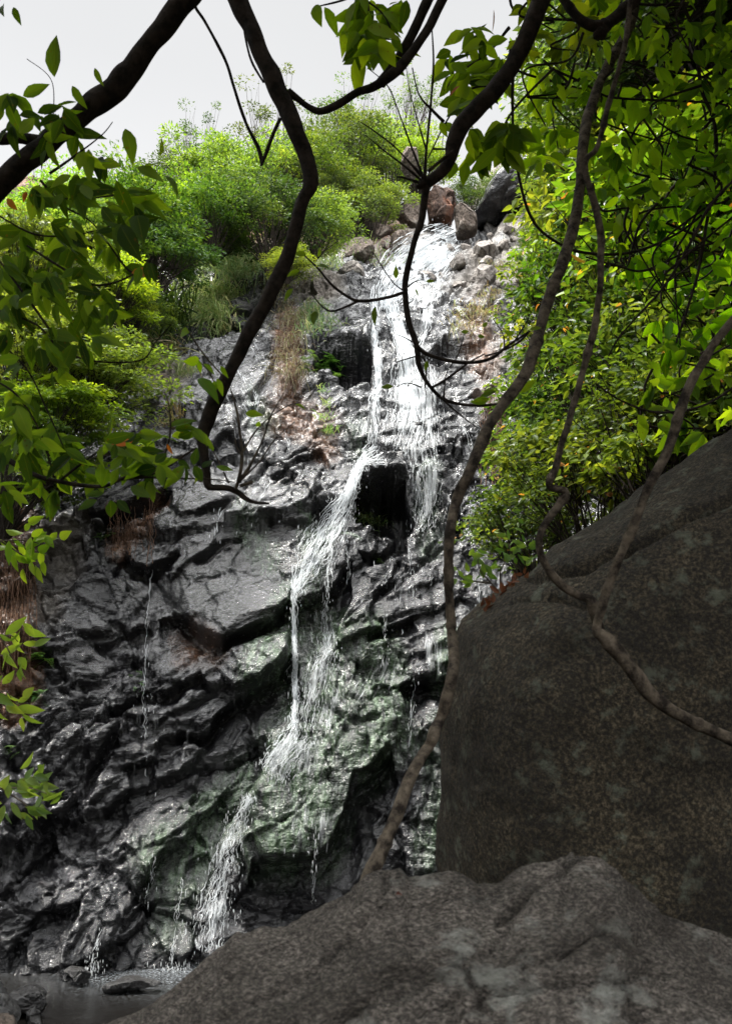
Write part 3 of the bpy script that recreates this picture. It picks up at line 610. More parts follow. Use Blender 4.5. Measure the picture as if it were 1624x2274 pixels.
for i, (ol, t, th_, m_, lb) in enumerate(tops):
    c_ = np.mean(ol, 0); t2 = hitt(c_[0], c_[1])
    boulder('rock', ol, (t2-.1 if t2 < 45 else t), th_, m_, lb, 'rock', 'rocks around the top of the fall', amp=.07, fs=1.3, nth=72, nph=40, seed=40+i, flat=.55, facet=.10, cell=.6, cuts=16)

Rl = np.random.default_rng(77); ORD = ['first', 'second', 'third', 'fourth', 'fifth', 'sixth', 'seventh', 'eighth']
for row, (n_, a_, b_, w_, nm_) in enumerate([(7, (1035, 528), (1205, 545), 17, 'upper lip row'), (6, (1000, 560), (1190, 590), 20, 'middle lip row'), (5, (955, 620), (1100, 640), 20, 'lower lip row'), (6, (740, 545), (905, 560), 14, 'lower row of the dry slope'), (5, (760, 500), (880, 515), 12, 'top row of the dry slope')]):
    for k in range(n_):
        f_ = k/(n_-1); cu = a_[0]+(b_[0]-a_[0])*f_+Rl.normal(0, 5); cv = a_[1]+(b_[1]-a_[1])*f_+Rl.normal(0, 7); w = w_*Rl.uniform(.8, 1.35); hgt_ = w*Rl.uniform(.55, .9)
        an = np.linspace(0, 2*np.pi, 9)[:-1]+Rl.normal(0, .2, 8); ol = [(cu+w*math.cos(q_)*Rl.uniform(.8, 1.15)+.35*hgt_*math.sin(q_), cv+hgt_*math.sin(q_)*Rl.uniform(.8, 1.15)) for q_ in an]
        boulder('rock', ol, hitt(cu, cv)+.08, w*.013*1.2, M_grey if row < 3 else M_brown, ('grey' if row < 3 else 'brown')+' angular rock, '+ORD[k]+' from left in the '+nm_, 'rock', 'rocks around the top of the fall', amp=.05, fs=2, nth=48, nph=28, seed=300+row*10+k, flat=.55, facet=.08, cell=.5, cuts=24)

# ------------------------------------------------------------------ waterfall
rng = np.random.default_rng(7); random.seed(7)
def resample(pts, n):
    p = np.array(pts, float); s = np.concatenate([[0], np.cumsum(np.hypot(*np.diff(p[:, :2], axis=0).T))])
    q_ = np.linspace(0, s[-1], n); k = np.clip(np.searchsorted(s, q_)-1, 0, len(p)-2); f = (q_-s[k])/(s[k+1]-s[k]+1e-9)
    g_ = lambda i: p[np.clip(i, 0, len(p)-1)]
    p0, p1, p2, p3 = g_(k-1), g_(k), g_(k+1), g_(k+2); f = f[:, None]
    return .5*((2*p1)+(-p0+p2)*f+(2*p0-5*p1+4*p2-p3)*f*f+(-p0+3*p1-3*p2+p3)*f**3)
def drape(us, vs, off=.05, y0=None):
    """lay a downward path on the rock; below an overhang it falls free"""
    out = []; ymin = y0 if y0 is not None else 1e9
    for u, v in zip(us, vs):
        d = D(u, v, 1.0)-CAM; Pm = hit(u, v); y = Pm[1]-off
        ymin = min(ymin+.012, y); y = ymin if ymin < y else y
        out.append(CAM+d*(y/d[1]))
    return np.array(out)
def tubes(paths, radii, sides=3):
    """many thin tubes as one vert / face soup"""
    VV, FF, n = [], [], 0
    for Pq, r in zip(paths, radii):
        Tn = np.gradient(Pq, axis=0); Tn /= np.linalg.norm(Tn, axis=1, keepdims=True)+1e-9
        ref = np.array([.3, 1, .2]); A = np.cross(Tn, ref); A /= np.linalg.norm(A, axis=1, keepdims=True)+1e-9; Bn = np.cross(Tn, A)
        k = np.arange(sides)*2*np.pi/sides; r = np.broadcast_to(r, (len(Pq),))
        ring = Pq[:, None]+(A[:, None]*np.cos(k)[None, :, None]+Bn[:, None]*np.sin(k)[None, :, None])*r[:, None, None]
        VV.append(ring.reshape(-1, 3)); ii = np.arange(len(Pq)*sides).reshape(-1, sides)+n; rr = np.roll(ii, -1, 1)
        FF.append(np.stack([ii[:-1], rr[:-1], rr[1:], ii[1:]], -1).reshape(-1, 4)); n += ring.shape[0]*sides
    return np.concatenate(VV), np.concatenate(FF)
def cascade(pts, nst, parent, veil=1.0, rad=(.005, .014), ln=(.04, .16), drops=0, off=.06, spread=1.0, name=True):
    n = max(12, int(sum(math.hypot(b_[0]-a_[0], b_[1]-a_[1]) for a_, b_ in zip(pts[:-1], pts[1:]))/5))
    c = resample(pts, n); tn = np.gradient(c[:, :2], axis=0); tn /= np.linalg.norm(tn, axis=1, keepdims=True)+1e-9
    nr = np.stack([tn[:, 1]*-1, tn[:, 0]], 1)
    cols = max(5, int(c[:, 2].mean()/3)*2+5); ofs = np.linspace(-1, 1, cols)
    grid = np.stack([drape(c[:, 0]+nr[:, 0]*c[:, 2]*o_, c[:, 1]+nr[:, 1]*c[:, 2]*o_, off+.04*(1-o_*o_)) for o_ in ofs], 1)   # n,cols,3
    for _ in range(2): grid[1:-1] = grid[1:-1]*.5+.25*(grid[:-2]+grid[2:])
    if veil > 0:
        ii = np.arange(n*cols).reshape(n, cols); Fv = np.stack([ii[:-1, :-1], ii[:-1, 1:], ii[1:, 1:], ii[1:, :-1]], -1).reshape(-1, 4)
        wm = c[:, 2]*px(float(project(grid[n//2, cols//2])[2]))
        ac = ofs[None, :]*wm[:, None]+pts[0][0]*.13; al = np.cumsum(np.r_[0, np.linalg.norm(np.diff(grid[:, cols//2], axis=0), axis=1)])[:, None]+ofs[None]*0
        endf = np.clip(np.minimum(np.arange(n)/(n*.12+2), (n-1-np.arange(n))/(n*.30+2)), 0, 1)[:, None]**.7
        dens = (veil*1.03+.02)*(1-np.abs(ofs)[None]**2.2)*endf
        mesh_np('water_sheet', grid.reshape(-1, 3), Fv, M_veil, parent, attrs={'across': ac, 'along': al, 'dens': dens})
    paths, rr = [], []
    for _ in range(int(nst*.9)):
        L_ = max(4, int(n*random.uniform(*ln))); s0 = random.randint(-L_//2, n-4); s1 = min(n, s0+L_); s0 = max(0, s0)
        if s1-s0 < 4: continue
        rs_ = .75
        o_ = float(np.clip(rng.normal(0, .48*spread), -1.15, 1.15)); fo_ = (np.clip(o_, -1, 1)+1)/2*(cols-1); k = min(int(fo_), cols-2); f = fo_-k
        seg = grid[s0:s1, k]*(1-f)+grid[s0:s1, k+1]*f
        m_ = len(seg); w = rng.normal(0, 1, (m_, 3)); w = (w+np.roll(w, 1, 0)+np.roll(w, 2, 0))/3*.028
        r = rs_*random.uniform(*rad)*np.sin(np.linspace(.15, np.pi-.1, m_))**.7*(1+.5*rng.normal(0, .5, m_).clip(-.8, 1.4)); r = np.maximum(r, .002)
        seg = seg+w; seg[:, 1] -= .02+.05*random.random(); paths.append(seg); rr.append(r)
    if paths:
        v_, f_ = tubes(paths, rr); mesh_np('water_strands', v_, f_, M_strand, parent)['kind'] = 'stuff'
    if drops:
        drops = int(drops*.55)
        k = rng.integers(0, n, drops); o_ = rng.normal(0, .75, drops); fo_ = (np.clip(o_, -1, 1)+1)/2*(cols-1); ki = np.clip(fo_.astype(int), 0, cols-1)
        ctr = grid[k, ki]+rng.normal(0, 1, (drops, 3))*np.array([.07, .05, .06])*(.6+c[k, 2:3]*.02); ctr[:, 1] -= .08
        r = rng.uniform(.002, .0075, drops); ln_ = rng.uniform(2, 8, drops)
        oc = np.array([(1, 0, 0), (0, 1, 0), (-1, 0, 0), (0, -1, 0), (0, 0, 1), (0, 0, -1)], float)
        vv = oc[None]*r[:, None, None]; vv[..., 2] *= ln_[:, None]; vv = vv+ctr[:, None]
        fc = np.array([(0, 1, 4), (1, 2, 4), (2, 3, 4), (3, 0, 4), (1, 0, 5), (2, 1, 5), (3, 2, 5), (0, 3, 5)])
        ff = (fc[None]+np.arange(drops)[:, None, None]*6).reshape(-1, 3)
        d = mesh_np('droplets', vv.reshape(-1, 3), ff, M_strand, parent); d['kind'] = 'stuff'
wf = empty('waterfall', (0, 12, 0), 'white main waterfall tumbling over black wet rock, top centre to lower left', 'waterfall')
cascade([(1000,535,40),(930,590,80),(875,640,66),(850,670,44)], 420, wf, .8, (.006, .016), drops=500)
cascade([(1015,520,30),(960,545,46),(900,590,56),(862,640,42),(850,690,34)], 420, wf, .8, (.008, .022), drops=500)
cascade([(1000,530,20),(985,580,30),(960,620,30),(948,680,20),(945,730,14),(925,785,10)], 160, wf, .7, (.006, .016), drops=150)
cascade([(838,660,16),(833,720,11),(836,790,9),(840,850,11),(830,900,12),(828,985,18)], 170, wf, 1.0, (.006, .016), drops=250)
cascade([(858,660,22),(880,720,18),(900,780,26),(908,860,44),(910,930,52),(890,1000,50)], 460, wf, 1.05, (.005, .015), drops=900)
cascade([(945,800,24),(955,880,30),(960,960,26),(965,1010,20)], 60, wf, .6, (.004, .010), drops=250)
cascade([(930,960,30),(940,1030,32),(948,1110,28),(935,1180,20)], 110, wf, .55, (.004, .010), drops=300)
cascade([(842,1004,32),(800,1030,14),(782,1080,16),(758,1130,28),(726,1182,42),(698,1232,40),(672,1278,26),(655,1320,9)], 520, wf, .58, (.006, .015), (.04, .14), drops=1400)
cascade([(735,1195,10),(733,1260,8),(722,1350,9),(716,1430,9)], 40, wf, .45, (.004, .011), drops=160)
cascade([(762,1190,4),(772,1230,4),(773,1300,4)], 12, wf, .3, (.004, .009), drops=30)
cascade([(652,1318,9),(653,1400,5),(656,1500,5),(654,1608,7)], 90, wf, 1.1, (.006, .014), (.1, .35), drops=160, off=.12)
cascade([(658,1600,8),(645,1632,20),(612,1680,26),(590,1710,22)], 170, wf, .9, (.005, .013), drops=350)
cascade([(690,1640,18),(640,1690,26),(618,1735,20)], 70, wf, .5, (.004, .010), drops=160)
cascade([(735,1440,14),(712,1480,32),(700,1560,36),(690,1620,40)], 130, wf, .45, (.003, .009), drops=320)
cascade([(556,1768,9),(535,1810,18),(508,1880,24),(490,1950,30),(470,2040,38),(455,2110,40)], 220, wf, .55, (.005, .013), (.04, .14), drops=900)
cascade([(1145,385,12),(1125,430,22),(1110,500,28)], 60, wf, .75, (.01, .02), drops=150, off=.1)
cascade([(400,2148,30),(400,2168,40)], 10, wf, .5, drops=300)
cascade([(210,2140,12),(205,2158,16)], 6, wf, .4, drops=120)
VEILS = [([(930,610,60),(900,700,50)], .5), ([(940,960,60),(945,1060,60),(935,1180,40)], .42), ([(820,930,40),(800,985,40)], .45), ([(905,1250,60),(890,1340,60)], .35), ([(745,1400,50),(700,1520,70),(680,1620,80)], .38),
         ([(860,1390,40),(850,1480,50),(800,1580,60)], .32), ([(680,1640,50),(670,1720,60)], .32), ([(960,1400,25),(960,1500,30)], .3), ([(690,1780,60),(680,1890,60)], .28),
         ([(1045,1060,26),(1045,1180,30)], .38), ([(500,820,50),(560,940,50)], .3), ([(600,1060,60),(520,1180,60)], .22), ([(330,1540,26),(320,1760,30)], .28), ([(480,2000,60),(440,2120,60)], .45), ([(700,1340,40),(716,1460,40)], .34)]
for pts, de in VEILS: cascade(pts, 6, wf, de, (.003, .006), drops=20)
TR = [([(345,1900,4),(338,1950,5),(320,2010,5)], 'faint trickle down dark rock left of the lower cascade'),
      ([(405,1945,2),(400,2000,4),(388,2080,7),(378,2160,10)], 'white trickle ending in the pool at the foot of the wall'),
      ([(232,2065,3),(215,2100,5),(200,2150,7)], 'short trickle entering the left end of the pool'),
      ([(560,765,16),(572,790,16),(575,812,14)], 'comb of drips off the high ledge behind the dark curved branch'),
      ([(530,830,4),(570,880,6),(565,935,5)], 'thin trickle down the grey face under the high ledge drips'),
      ([(632,955,3),(641,985,4),(640,1010,9)], 'short spout onto a ledge in the brown-stained rock'),
      ([(1020,940,4),(1040,975,7),(1048,1020,5)], 'bent spout at the right side of the main fall'),
      ([(1060,1230,3),(1061,1300,3),(1062,1375,4)], 'thin fall beside the boulder, below the leafy sapling'),
      ([(1055,1110,8),(1040,1160,8),(1036,1190,6)], 'spreading trickle on the rock right of the big vine'),
      ([(700,1865,3),(697,1930,4),(693,2015,4)], 'thin drip line under the mossy bulge'),
      ([(338,1270,5),(330,1350,5),(325,1440,6),(322,1560,10),(325,1640,9)], 'long faint trickle down the left of the black wall'),
      ([(495,1130,8),(484,1165,7),(478,1200,5)], 'small trickle through the crack under the hooked branch tip'),
      ([(855,1370,3),(852,1430,4),(850,1480,7)], 'thin fall onto mossy rock right of the tall drop'),
      ([(918,1510,2),(912,1590,3),(905,1660,3)], 'drip line beside the bright green moss'),
      ([(905,1185,3),(910,1240,3),(915,1275,3)], 'thread of water below the dark cave')]
for pts, lb in TR:
    e_ = empty('trickle', hit(pts[-1][0], pts[-1][1]), lb, 'trickle', 'side trickles on the rock wall')
    cascade([(p[0], p[1], p[2]*(.7 if len(pts) < 4 else .35)) for p in pts], 12, e_, .28, (.003, .006), (.12, .35), drops=30)

# ------------------------------------------------------------------ leaves
def leaf_soup(Pn, ax, nm, Ln, Wd, tint, detail=True):
    """Pn base points, ax axis, nm normal; returns verts, faces, attrs"""
    ax = ax/np.linalg.norm(ax, axis=1, keepdims=True); sd_ = np.cross(ax, nm); sd_ /= np.linalg.norm(sd_, axis=1, keepdims=True)+1e-9; nm = np.cross(sd_, ax)
    if detail:
        s = np.array([0, .12, .32, .55, .78, 1.0]); w = np.array([.04, .55, .98, .92, .52, .02]); dr = np.array([0, .01, .0, -.025, -.07, -.14])
        cr_ = np.array([-1, 0, 1.]); kq = np.random.default_rng(len(Pn)); cu_ = kq.uniform(-.3, 2.4, len(Pn)); fo_k = kq.uniform(.2, 2.2, len(Pn)); Ln = Ln*kq.uniform(.72, 1.12, len(Pn))
        n = len(Pn); ns = len(s)
        V_ = (Pn[:, None, None]+ax[:, None, None]*(s[None, :, None, None]*Ln[:, None, None, None])
              + sd_[:, None, None]*(w[None, :, None, None]*cr_[None, None, :, None]*Wd[:, None, None, None]*.5)
              + nm[:, None, None]*((dr[None, :, None, None]*(Ln*cu_)[:, None, None, None])+fo_k[:, None, None, None]*np.abs(cr_)[None, None, :, None]*w[None, :, None, None]*Wd[:, None, None, None]*.14))
        idx_ = np.arange(ns*3).reshape(ns, 3); f = np.stack([idx_[:-1, :-1], idx_[:-1, 1:], idx_[1:, 1:], idx_[1:, :-1]], -1).reshape(-1, 4)
        F_ = (f[None]+np.arange(n)[:, None, None]*ns*3).reshape(-1, 4)
        ac = np.broadcast_to(cr_[None, None]*np.ones(ns)[None, :, None], (n, ns, 3)).ravel()
        return V_.reshape(-1, 3), F_, {'tint': np.repeat(tint, ns*3), 'across': ac}
    s = np.array([0, .45, .45, 1.0, .45]); c_ = np.array([0, -1, 0, 0, 1.]); n = len(Pn); z_ = np.array([0, .16, 0, -.12, .16])
    V_ = Pn[:, None]+ax[:, None]*(s[None, :, None]*Ln[:, None, None])+sd_[:, None]*(c_[None, :, None]*Wd[:, None, None]*.5)+nm[:, None]*(z_[None, :, None]*Wd[:, None, None])
    f = np.array([(0, 1, 2, 2), (0, 2, 4, 4), (1, 3, 2, 2), (2, 3, 4, 4)])[:, :3]
    F_ = (f[None]+np.arange(n)[:, None, None]*5).reshape(-1, 3)
    return V_.reshape(-1, 3), F_, {'tint': np.repeat(tint, 5)}
def unit(v): return v/(np.linalg.norm(v, axis=-1, keepdims=True)+1e-9)
def crown(seed, rad, nclump, per, lf, lw, mat, barkm, detail, tall=1.0, droop=.3, clump_r=.33, inner=.35, up=0.5):
    """returns (foliage mesh object, branches mesh object) built round the origin, base at z=-rad*1.1"""
    R = np.random.default_rng(seed)
    d = unit(R.normal(0, 1, (nclump, 3))); d[:, 2] = np.where(d[:, 2] < -.5, -d[:, 2], d[:, 2])
    cen = d*(rad*(inner+(1-inner)*R.random((nclump, 1))**.6))*(.75+.45*R.random((nclump, 1))); cen[:, 2] *= tall
    cr_ = rad*clump_r*R.uniform(.6, 1.3, nclump)
    cl = np.repeat(np.arange(nclump), per); n = len(cl)
    o = unit(R.normal(0, 1, (n, 3))); o[:, 2] = np.abs(o[:, 2])*.75-.2
    Pn = cen[cl]+o*cr_[cl][:, None]*(R.random((n, 1))**.45)*np.array([1, 1, .75])
    ax = unit(o*np.array([1, 1, .3])+R.normal(0, .45, (n, 3))); ax[:, 2] -= droop*R.random(n)
    nm = unit(np.array([0, 0, up])+R.normal(0, .45, (n, 3))+o*.35)
    tn_c = R.random(nclump)
    tint = np.clip(.5*tn_c[cl]+.5*R.random(n), 0, 1); tint = np.where(R.random(n) < .012, 1.0, tint*.95)
    Ls = lf*R.uniform(.6, 1.25, n); v_, f_, at = leaf_soup(Pn, ax, nm, Ls, Ls*lw*R.uniform(.85, 1.15, n), tint, detail)
    fo_ = mesh_np('foliage', v_, f_, mat, attrs=at, smooth=False)
    paths, rr = [], []
    base = np.array([0, 0, -rad*1.25*tall])
    for k in range(nclump):
        m_ = 9; s = np.linspace(0, 1, m_)[:, None]; mid = base*.45+cen[k]*.35+R.normal(0, .08*rad, 3)
        pth = (1-s)**2*base+2*s*(1-s)*mid+s*s*cen[k]; pth[1:-1] += R.normal(0, .012*rad, (m_-2, 3)); paths.append(pth); rr.append(np.linspace(.015*rad+.003, .004, m_))
        for _ in range(3):
            e_ = cen[k]+unit(R.normal(0, 1, 3))*cr_[k]; pp = np.linspace(pth[5], e_, 5); pp[1:-1] += R.normal(0, .02*rad, (3, 3)); paths.append(pp); rr.append(np.linspace(.008, .003, 5))
    v_, f_ = tubes(paths, rr, 5); br = mesh_np('branches', v_, f_, barkm)
    return fo_.data, br.data, (fo_, br)
KIND = {
 'bright': crown(1, 1.5, 48, 210, .125, .42, M_leafB, M_bark, False, .9, clump_r=.42),
 'bright_b': crown(2, 1.5, 54, 190, .135, .40, M_leafB, M_bark, False, 1.0),
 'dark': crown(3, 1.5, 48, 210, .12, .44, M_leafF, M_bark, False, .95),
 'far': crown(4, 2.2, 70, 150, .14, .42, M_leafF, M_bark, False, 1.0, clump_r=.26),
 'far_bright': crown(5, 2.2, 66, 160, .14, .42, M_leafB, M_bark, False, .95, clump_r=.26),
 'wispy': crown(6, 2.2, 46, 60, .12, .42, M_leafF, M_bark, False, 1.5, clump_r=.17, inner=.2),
 'glossy': crown(7, 1.2, 40, 75, .125, .46, M_leafR, M_bark, True, 1.0, .5, .36),
 'glossy_b': crown(8, 1.2, 36, 80, .12, .46, M_leafR, M_bark, True, 1.1, .6, .34),
 'shade': crown(9, 1.3, 34, 50, .15, .42, M_leafD, M_bark, True, 1.0, .7, .40),
}
for k_ in KIND:
    for o_ in KIND[k_][2]: bpy.data.objects.remove(o_)
def plant(kind, u, v, t, s, name, label, cat, group, rz=None, tilt=0):
    c = D(u, v, t); fo_, br, _ = KIND[kind]
    rad = {'far': 2.2, 'far_bright': 2.2, 'wispy': 2.2, 'glossy': 1.2, 'glossy_b': 1.2, 'shade': 1.3}.get(kind, 1.5)
    e_ = empty(name, c, label, cat, group)
    e_.rotation_euler = (tilt, 0, rz if rz is not None else random.uniform(0, 6.28)); e_.scale = (s/rad*random.uniform(.85, 1.25), s/rad*random.uniform(.85, 1.2), s/rad*random.uniform(.78, 1.12))
    for m_, nm_ in ((fo_, 'foliage'), (br, 'branches')):
        o_ = bpy.data.objects.new(nm_, m_); COL.objects.link(o_); o_.parent = e_
    return e_
LB = [('bright_b', 60, 640, 15.5, 1.7, 'bush with bright leaves behind the leafy branches at the left edge, higher one'), ('bright', 215, 835, 14.6, 1.35, 'rounded bright green bush overhanging the left rim of the wet rock'),
      ('bright_b', 120, 950, 13.6, 1.2, 'bright bush low on the left, just above the rock wall'), ('bright', 60, 800, 14.2, 1.5, 'bright green bush at the left edge, below the higher one'),
      ('bright_b', 250, 655, 17, 1.2, 'yellow green bush whose tips reach over the dark reeds'), ('dark', 350, 560, 19.5, 1.4, 'dark green shrub above the dark reeds'),
      ('dark', 330, 500, 20.5, 1.9, 'large dark shrub on the slope left of the curved branch'), ('bright_b', 190, 520, 18.5, 1.8, 'bright bush behind the thick diagonal branch'),
      ('far_bright', 500, 400, 24, 2.3, 'big bright yellow green tree crown left of the dark curved branch'), ('far', 390, 425, 26, 2.1, 'mid green tree crown behind the big bright one, to its left'),
      ('bright', 700, 480, 23.5, 1.5, 'bright green bush just right of the dark curved branch'), ('dark', 600, 480, 22, 1.5, 'dark bush behind the dark curved branch'),
      ('dark', 480, 475, 21.5, 1.3, 'deep green bush above the hanging grass'), ('bright_b', 430, 470, 22.5, 1.3, 'pale leafy bush between the large dark shrub and the hanging grass'),
      ('far_bright', 90, 500, 21, 2.0, 'bright tree crown at the far left, seen through the branches'), ('far', 120, 640, 19, 1.9, 'green shrub in the gap at far left'),
      ('bright', 640, 590, 20.8, .7, 'small bush under the dark curved branch beside the dry grass ledge'), ('dark', 300, 690, 18.2, .8, 'dark shrub among the reeds'),
      ('far', 30, 1040, 13.2, 1.2, 'dark bush at the left rim, lowest on the slope')]
for k_, u, v, t, s, lb in LB:
    plant(k_, u, v+(25 if v < 560 else 0), t, s*.86, 'shrub', lb, 'shrub', 'bushes on the left slope')
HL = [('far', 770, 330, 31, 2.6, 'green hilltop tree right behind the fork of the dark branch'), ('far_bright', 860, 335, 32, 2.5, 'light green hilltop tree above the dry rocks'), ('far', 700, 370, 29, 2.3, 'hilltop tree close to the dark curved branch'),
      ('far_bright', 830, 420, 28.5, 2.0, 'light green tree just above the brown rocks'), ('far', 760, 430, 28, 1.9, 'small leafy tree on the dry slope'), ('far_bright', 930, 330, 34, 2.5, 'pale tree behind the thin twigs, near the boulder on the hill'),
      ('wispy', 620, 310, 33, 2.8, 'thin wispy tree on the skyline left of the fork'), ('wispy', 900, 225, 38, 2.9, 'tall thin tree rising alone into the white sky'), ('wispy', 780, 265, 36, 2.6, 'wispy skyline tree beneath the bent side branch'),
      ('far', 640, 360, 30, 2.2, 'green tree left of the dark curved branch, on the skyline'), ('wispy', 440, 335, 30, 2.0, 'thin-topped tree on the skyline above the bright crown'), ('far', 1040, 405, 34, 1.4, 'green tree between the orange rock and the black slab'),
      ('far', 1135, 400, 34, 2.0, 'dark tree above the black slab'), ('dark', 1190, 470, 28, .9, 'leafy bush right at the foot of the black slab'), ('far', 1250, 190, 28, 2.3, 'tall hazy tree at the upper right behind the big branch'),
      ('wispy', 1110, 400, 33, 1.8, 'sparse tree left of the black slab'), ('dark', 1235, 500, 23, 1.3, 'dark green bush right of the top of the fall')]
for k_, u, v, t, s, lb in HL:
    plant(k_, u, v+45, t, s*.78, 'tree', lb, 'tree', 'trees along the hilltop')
RT = [('bright_b', 1330, 330, 17, 1.5, 'bright fresh green tree hanging over the gorge, upper right'), ('bright', 1300, 480, 16, 1.1, 'bright green bush below the fresh green tree'), ('bright_b', 1385, 170, 15, 1.9, 'light green crown behind the lianas near the top'),
      ('glossy', 1262, 660, 12.5, 1.1, 'yellow green leafy shrub edging the fall at right, highest'), ('glossy_b', 1258, 800, 12, 1.05, 'glossy shrub edging the fall at right, second from top'), ('glossy', 1250, 960, 11, 1.0, 'glossy shrub edging the fall behind the central liana'),
      ('glossy_b', 1222, 1090, 10.5, .85, 'glossy shrub low beside the right edge of the fall'), ('glossy', 1180, 1190, 9, .65, 'small glossy shrub just above the boulder'), ('glossy_b', 1300, 1090, 8.5, .95, 'glossy shrub leaning over the boulder, left one'),
      ('glossy', 1440, 990, 7.5, 1.0, 'glossy shrub leaning over the boulder, right one'), ('glossy_b', 1340, 900, 9.5, 1.2, 'dense glossy shrub between the two right lianas'), ('glossy', 1350, 740, 10.5, 1.3, 'glossy shrub behind the second liana'),
      ('glossy_b', 1500, 830, 8.5, 1.2, 'shaded glossy shrub behind the right liana'), ('glossy', 1600, 950, 7.5, 1.0, 'shaded shrub at the right edge above the boulder'), ('glossy_b', 1330, 580, 12, 1.3, 'glossy shrub at mid height between the lianas'),
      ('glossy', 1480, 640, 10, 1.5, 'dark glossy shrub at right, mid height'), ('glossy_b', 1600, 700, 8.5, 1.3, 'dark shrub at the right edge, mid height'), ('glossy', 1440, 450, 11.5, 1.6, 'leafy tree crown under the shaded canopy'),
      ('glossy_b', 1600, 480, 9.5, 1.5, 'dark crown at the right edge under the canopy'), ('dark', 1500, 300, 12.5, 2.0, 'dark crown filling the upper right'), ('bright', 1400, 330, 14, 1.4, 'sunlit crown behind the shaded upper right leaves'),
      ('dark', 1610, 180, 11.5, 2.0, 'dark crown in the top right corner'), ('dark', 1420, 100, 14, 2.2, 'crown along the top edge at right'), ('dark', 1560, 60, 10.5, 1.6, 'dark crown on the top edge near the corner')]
for k_, u, v, t, s, lb in RT:
    plant(k_, u, v, t, s, 'shrub', lb, 'shrub', 'glossy bushes and crowns on the right slope')

# ------------------------------------------------------------------ traced branches, twigs and near leaves
def limb(pts, t, bump=.10, sides=12, knots=0, seed=0):
    """pts (u,v,width px[,t]) -> path and radii"""
    p = np.array([(a_[0], a_[1], a_[2], a_[3] if len(a_) > 3 else t) for a_ in pts], float)
    n = max(10, int(np.hypot(*np.diff(p[:, :2], axis=0).T).sum()/7)); c = resample(p, n)
    Pq = D(c[:, 0], c[:, 1], c[:, 3]); r = c[:, 2]/2*px(c[:, 3])*np.where(c[:, 2] > 30, .82, .9); R = np.random.default_rng(seed+int(abs(pts[0][0])))
    w = R.normal(0, 1, (n, 3)); 
    for _ in range(8): w = (w+np.roll(w, 1, 0)+np.roll(w, -1, 0))/3
    Pq = Pq+w*r[:, None]*.22; bn = R.normal(0, 1, n+8)
    for _ in range(6): bn = (bn+np.roll(bn, 1)+np.roll(bn, -1))/3
    rr = r*(1+bump*2.2*bn[4:n+4])
    if knots:
        for _ in range(knots):
            k = R.integers(2, n-2); rr[k] *= 1.22; rr[max(0, k-1)] *= 1.10; rr[min(n-1, k+1)] *= 1.06
    return Pq, np.maximum(rr, .0006)
def limb_mesh(name, limbs, mat, parent=None, sides=12):
    VV, FF, n = [], [], 0
    for Pq, r in limbs:
        m_ = len(Pq); Tn = np.gradient(Pq, axis=0); Tn = unit(Tn); A = unit(np.cross(Tn, np.array([.2, 1, .1]))); Bn = np.cross(Tn, A)
        k = np.arange(sides)*2*np.pi/sides
        lump = 1+.10*noise3((np.arange(m_)*.12)[:, None]+k[None]*0, np.cos(k)[None]*1.3+np.zeros((m_, 1)), np.sin(k)[None]*1.3+np.zeros((m_, 1)), int(abs(Pq[0, 0])*100))
        ring = Pq[:, None]+(A[:, None]*np.cos(k)[None, :, None]+Bn[:, None]*np.sin(k)[None, :, None])*(r[:, None]*lump)[..., None]
        V_ = np.concatenate([ring.reshape(-1, 3), Pq[:1], Pq[-1:]+Tn[-1:]*r[-1]*.8]); ii = np.arange(m_*sides).reshape(m_, sides)+n; rr = np.roll(ii, -1, 1)
        f = np.stack([ii[:-1], rr[:-1], rr[1:], ii[1:]], -1).reshape(-1, 4); c0 = n+m_*sides
        cap = np.concatenate([np.stack([rr[0], ii[0], np.full(sides, c0)], -1), np.stack([ii[-1], rr[-1], np.full(sides, c0+1)], -1)])
        VV.append(V_); FF.append((f, cap)); n += len(V_)
    return mesh_np(name, np.concatenate(VV), [np.concatenate([f[0] for f in FF]), np.concatenate([f[1] for f in FF])], mat, parent)
def near_leaves(specs, name, mat, parent, seed=0, detail=True):
    """specs (u,v,length px,angle deg in view (0 right, 90 down),t[,tint]) measured at the leaf base"""
    R = np.random.default_rng(seed); s = np.array([(a_[0], a_[1], a_[2], a_[3], a_[4], a_[5] if len(a_) > 5 else -1) for a_ in specs], float)
    P0 = D(s[:, 0], s[:, 1], s[:, 4]); an = np.radians(s[:, 3]); right = np.array([1, 0, 0.]); down = np.array([0, SP, -CP]); fwd = np.array([0, CP, SP])
    ax = right*np.cos(an)[:, None]+down*np.sin(an)[:, None]+fwd*R.normal(0, .35, (len(s), 1))
    nm = -fwd+R.normal(0, .55, (len(s), 3)); L_ = s[:, 2]*px(s[:, 4]); tint = np.where(s[:, 5] < 0, R.random(len(s))*.9, s[:, 5])
    v_, f_, at = leaf_soup(P0, unit(ax), unit(nm), L_, L_*R.uniform(.36, .46, len(s)), tint, detail)
    return mesh_np(name, v_, f_, mat, parent, attrs=at)
def inside_pts(poly, n, R):
    p = np.array(poly, float); out = []
    while len(out) < n:
        q_ = R.uniform(p.min(0), p.max(0), (n*2, 2)); k = sdist(q_[:, 0], q_[:, 1], poly) > 0; out += list(q_[k])
    return np.array(out[:n])
def whorls(poly, n, t, ln, R, down=70, spread=75, per=(3, 6)):
    out = []
    for (u, v) in inside_pts(poly, n, R):
        tt = R.uniform(*t); b_ = down+R.normal(0, 25)
        for _ in range(R.integers(*per)):
            out.append((u+R.normal(0, 7), v+R.normal(0, 7), R.uniform(*ln), b_+R.uniform(-spread, spread), tt*R.uniform(.97, 1.03)))
    return out

R = np.random.default_rng(11)
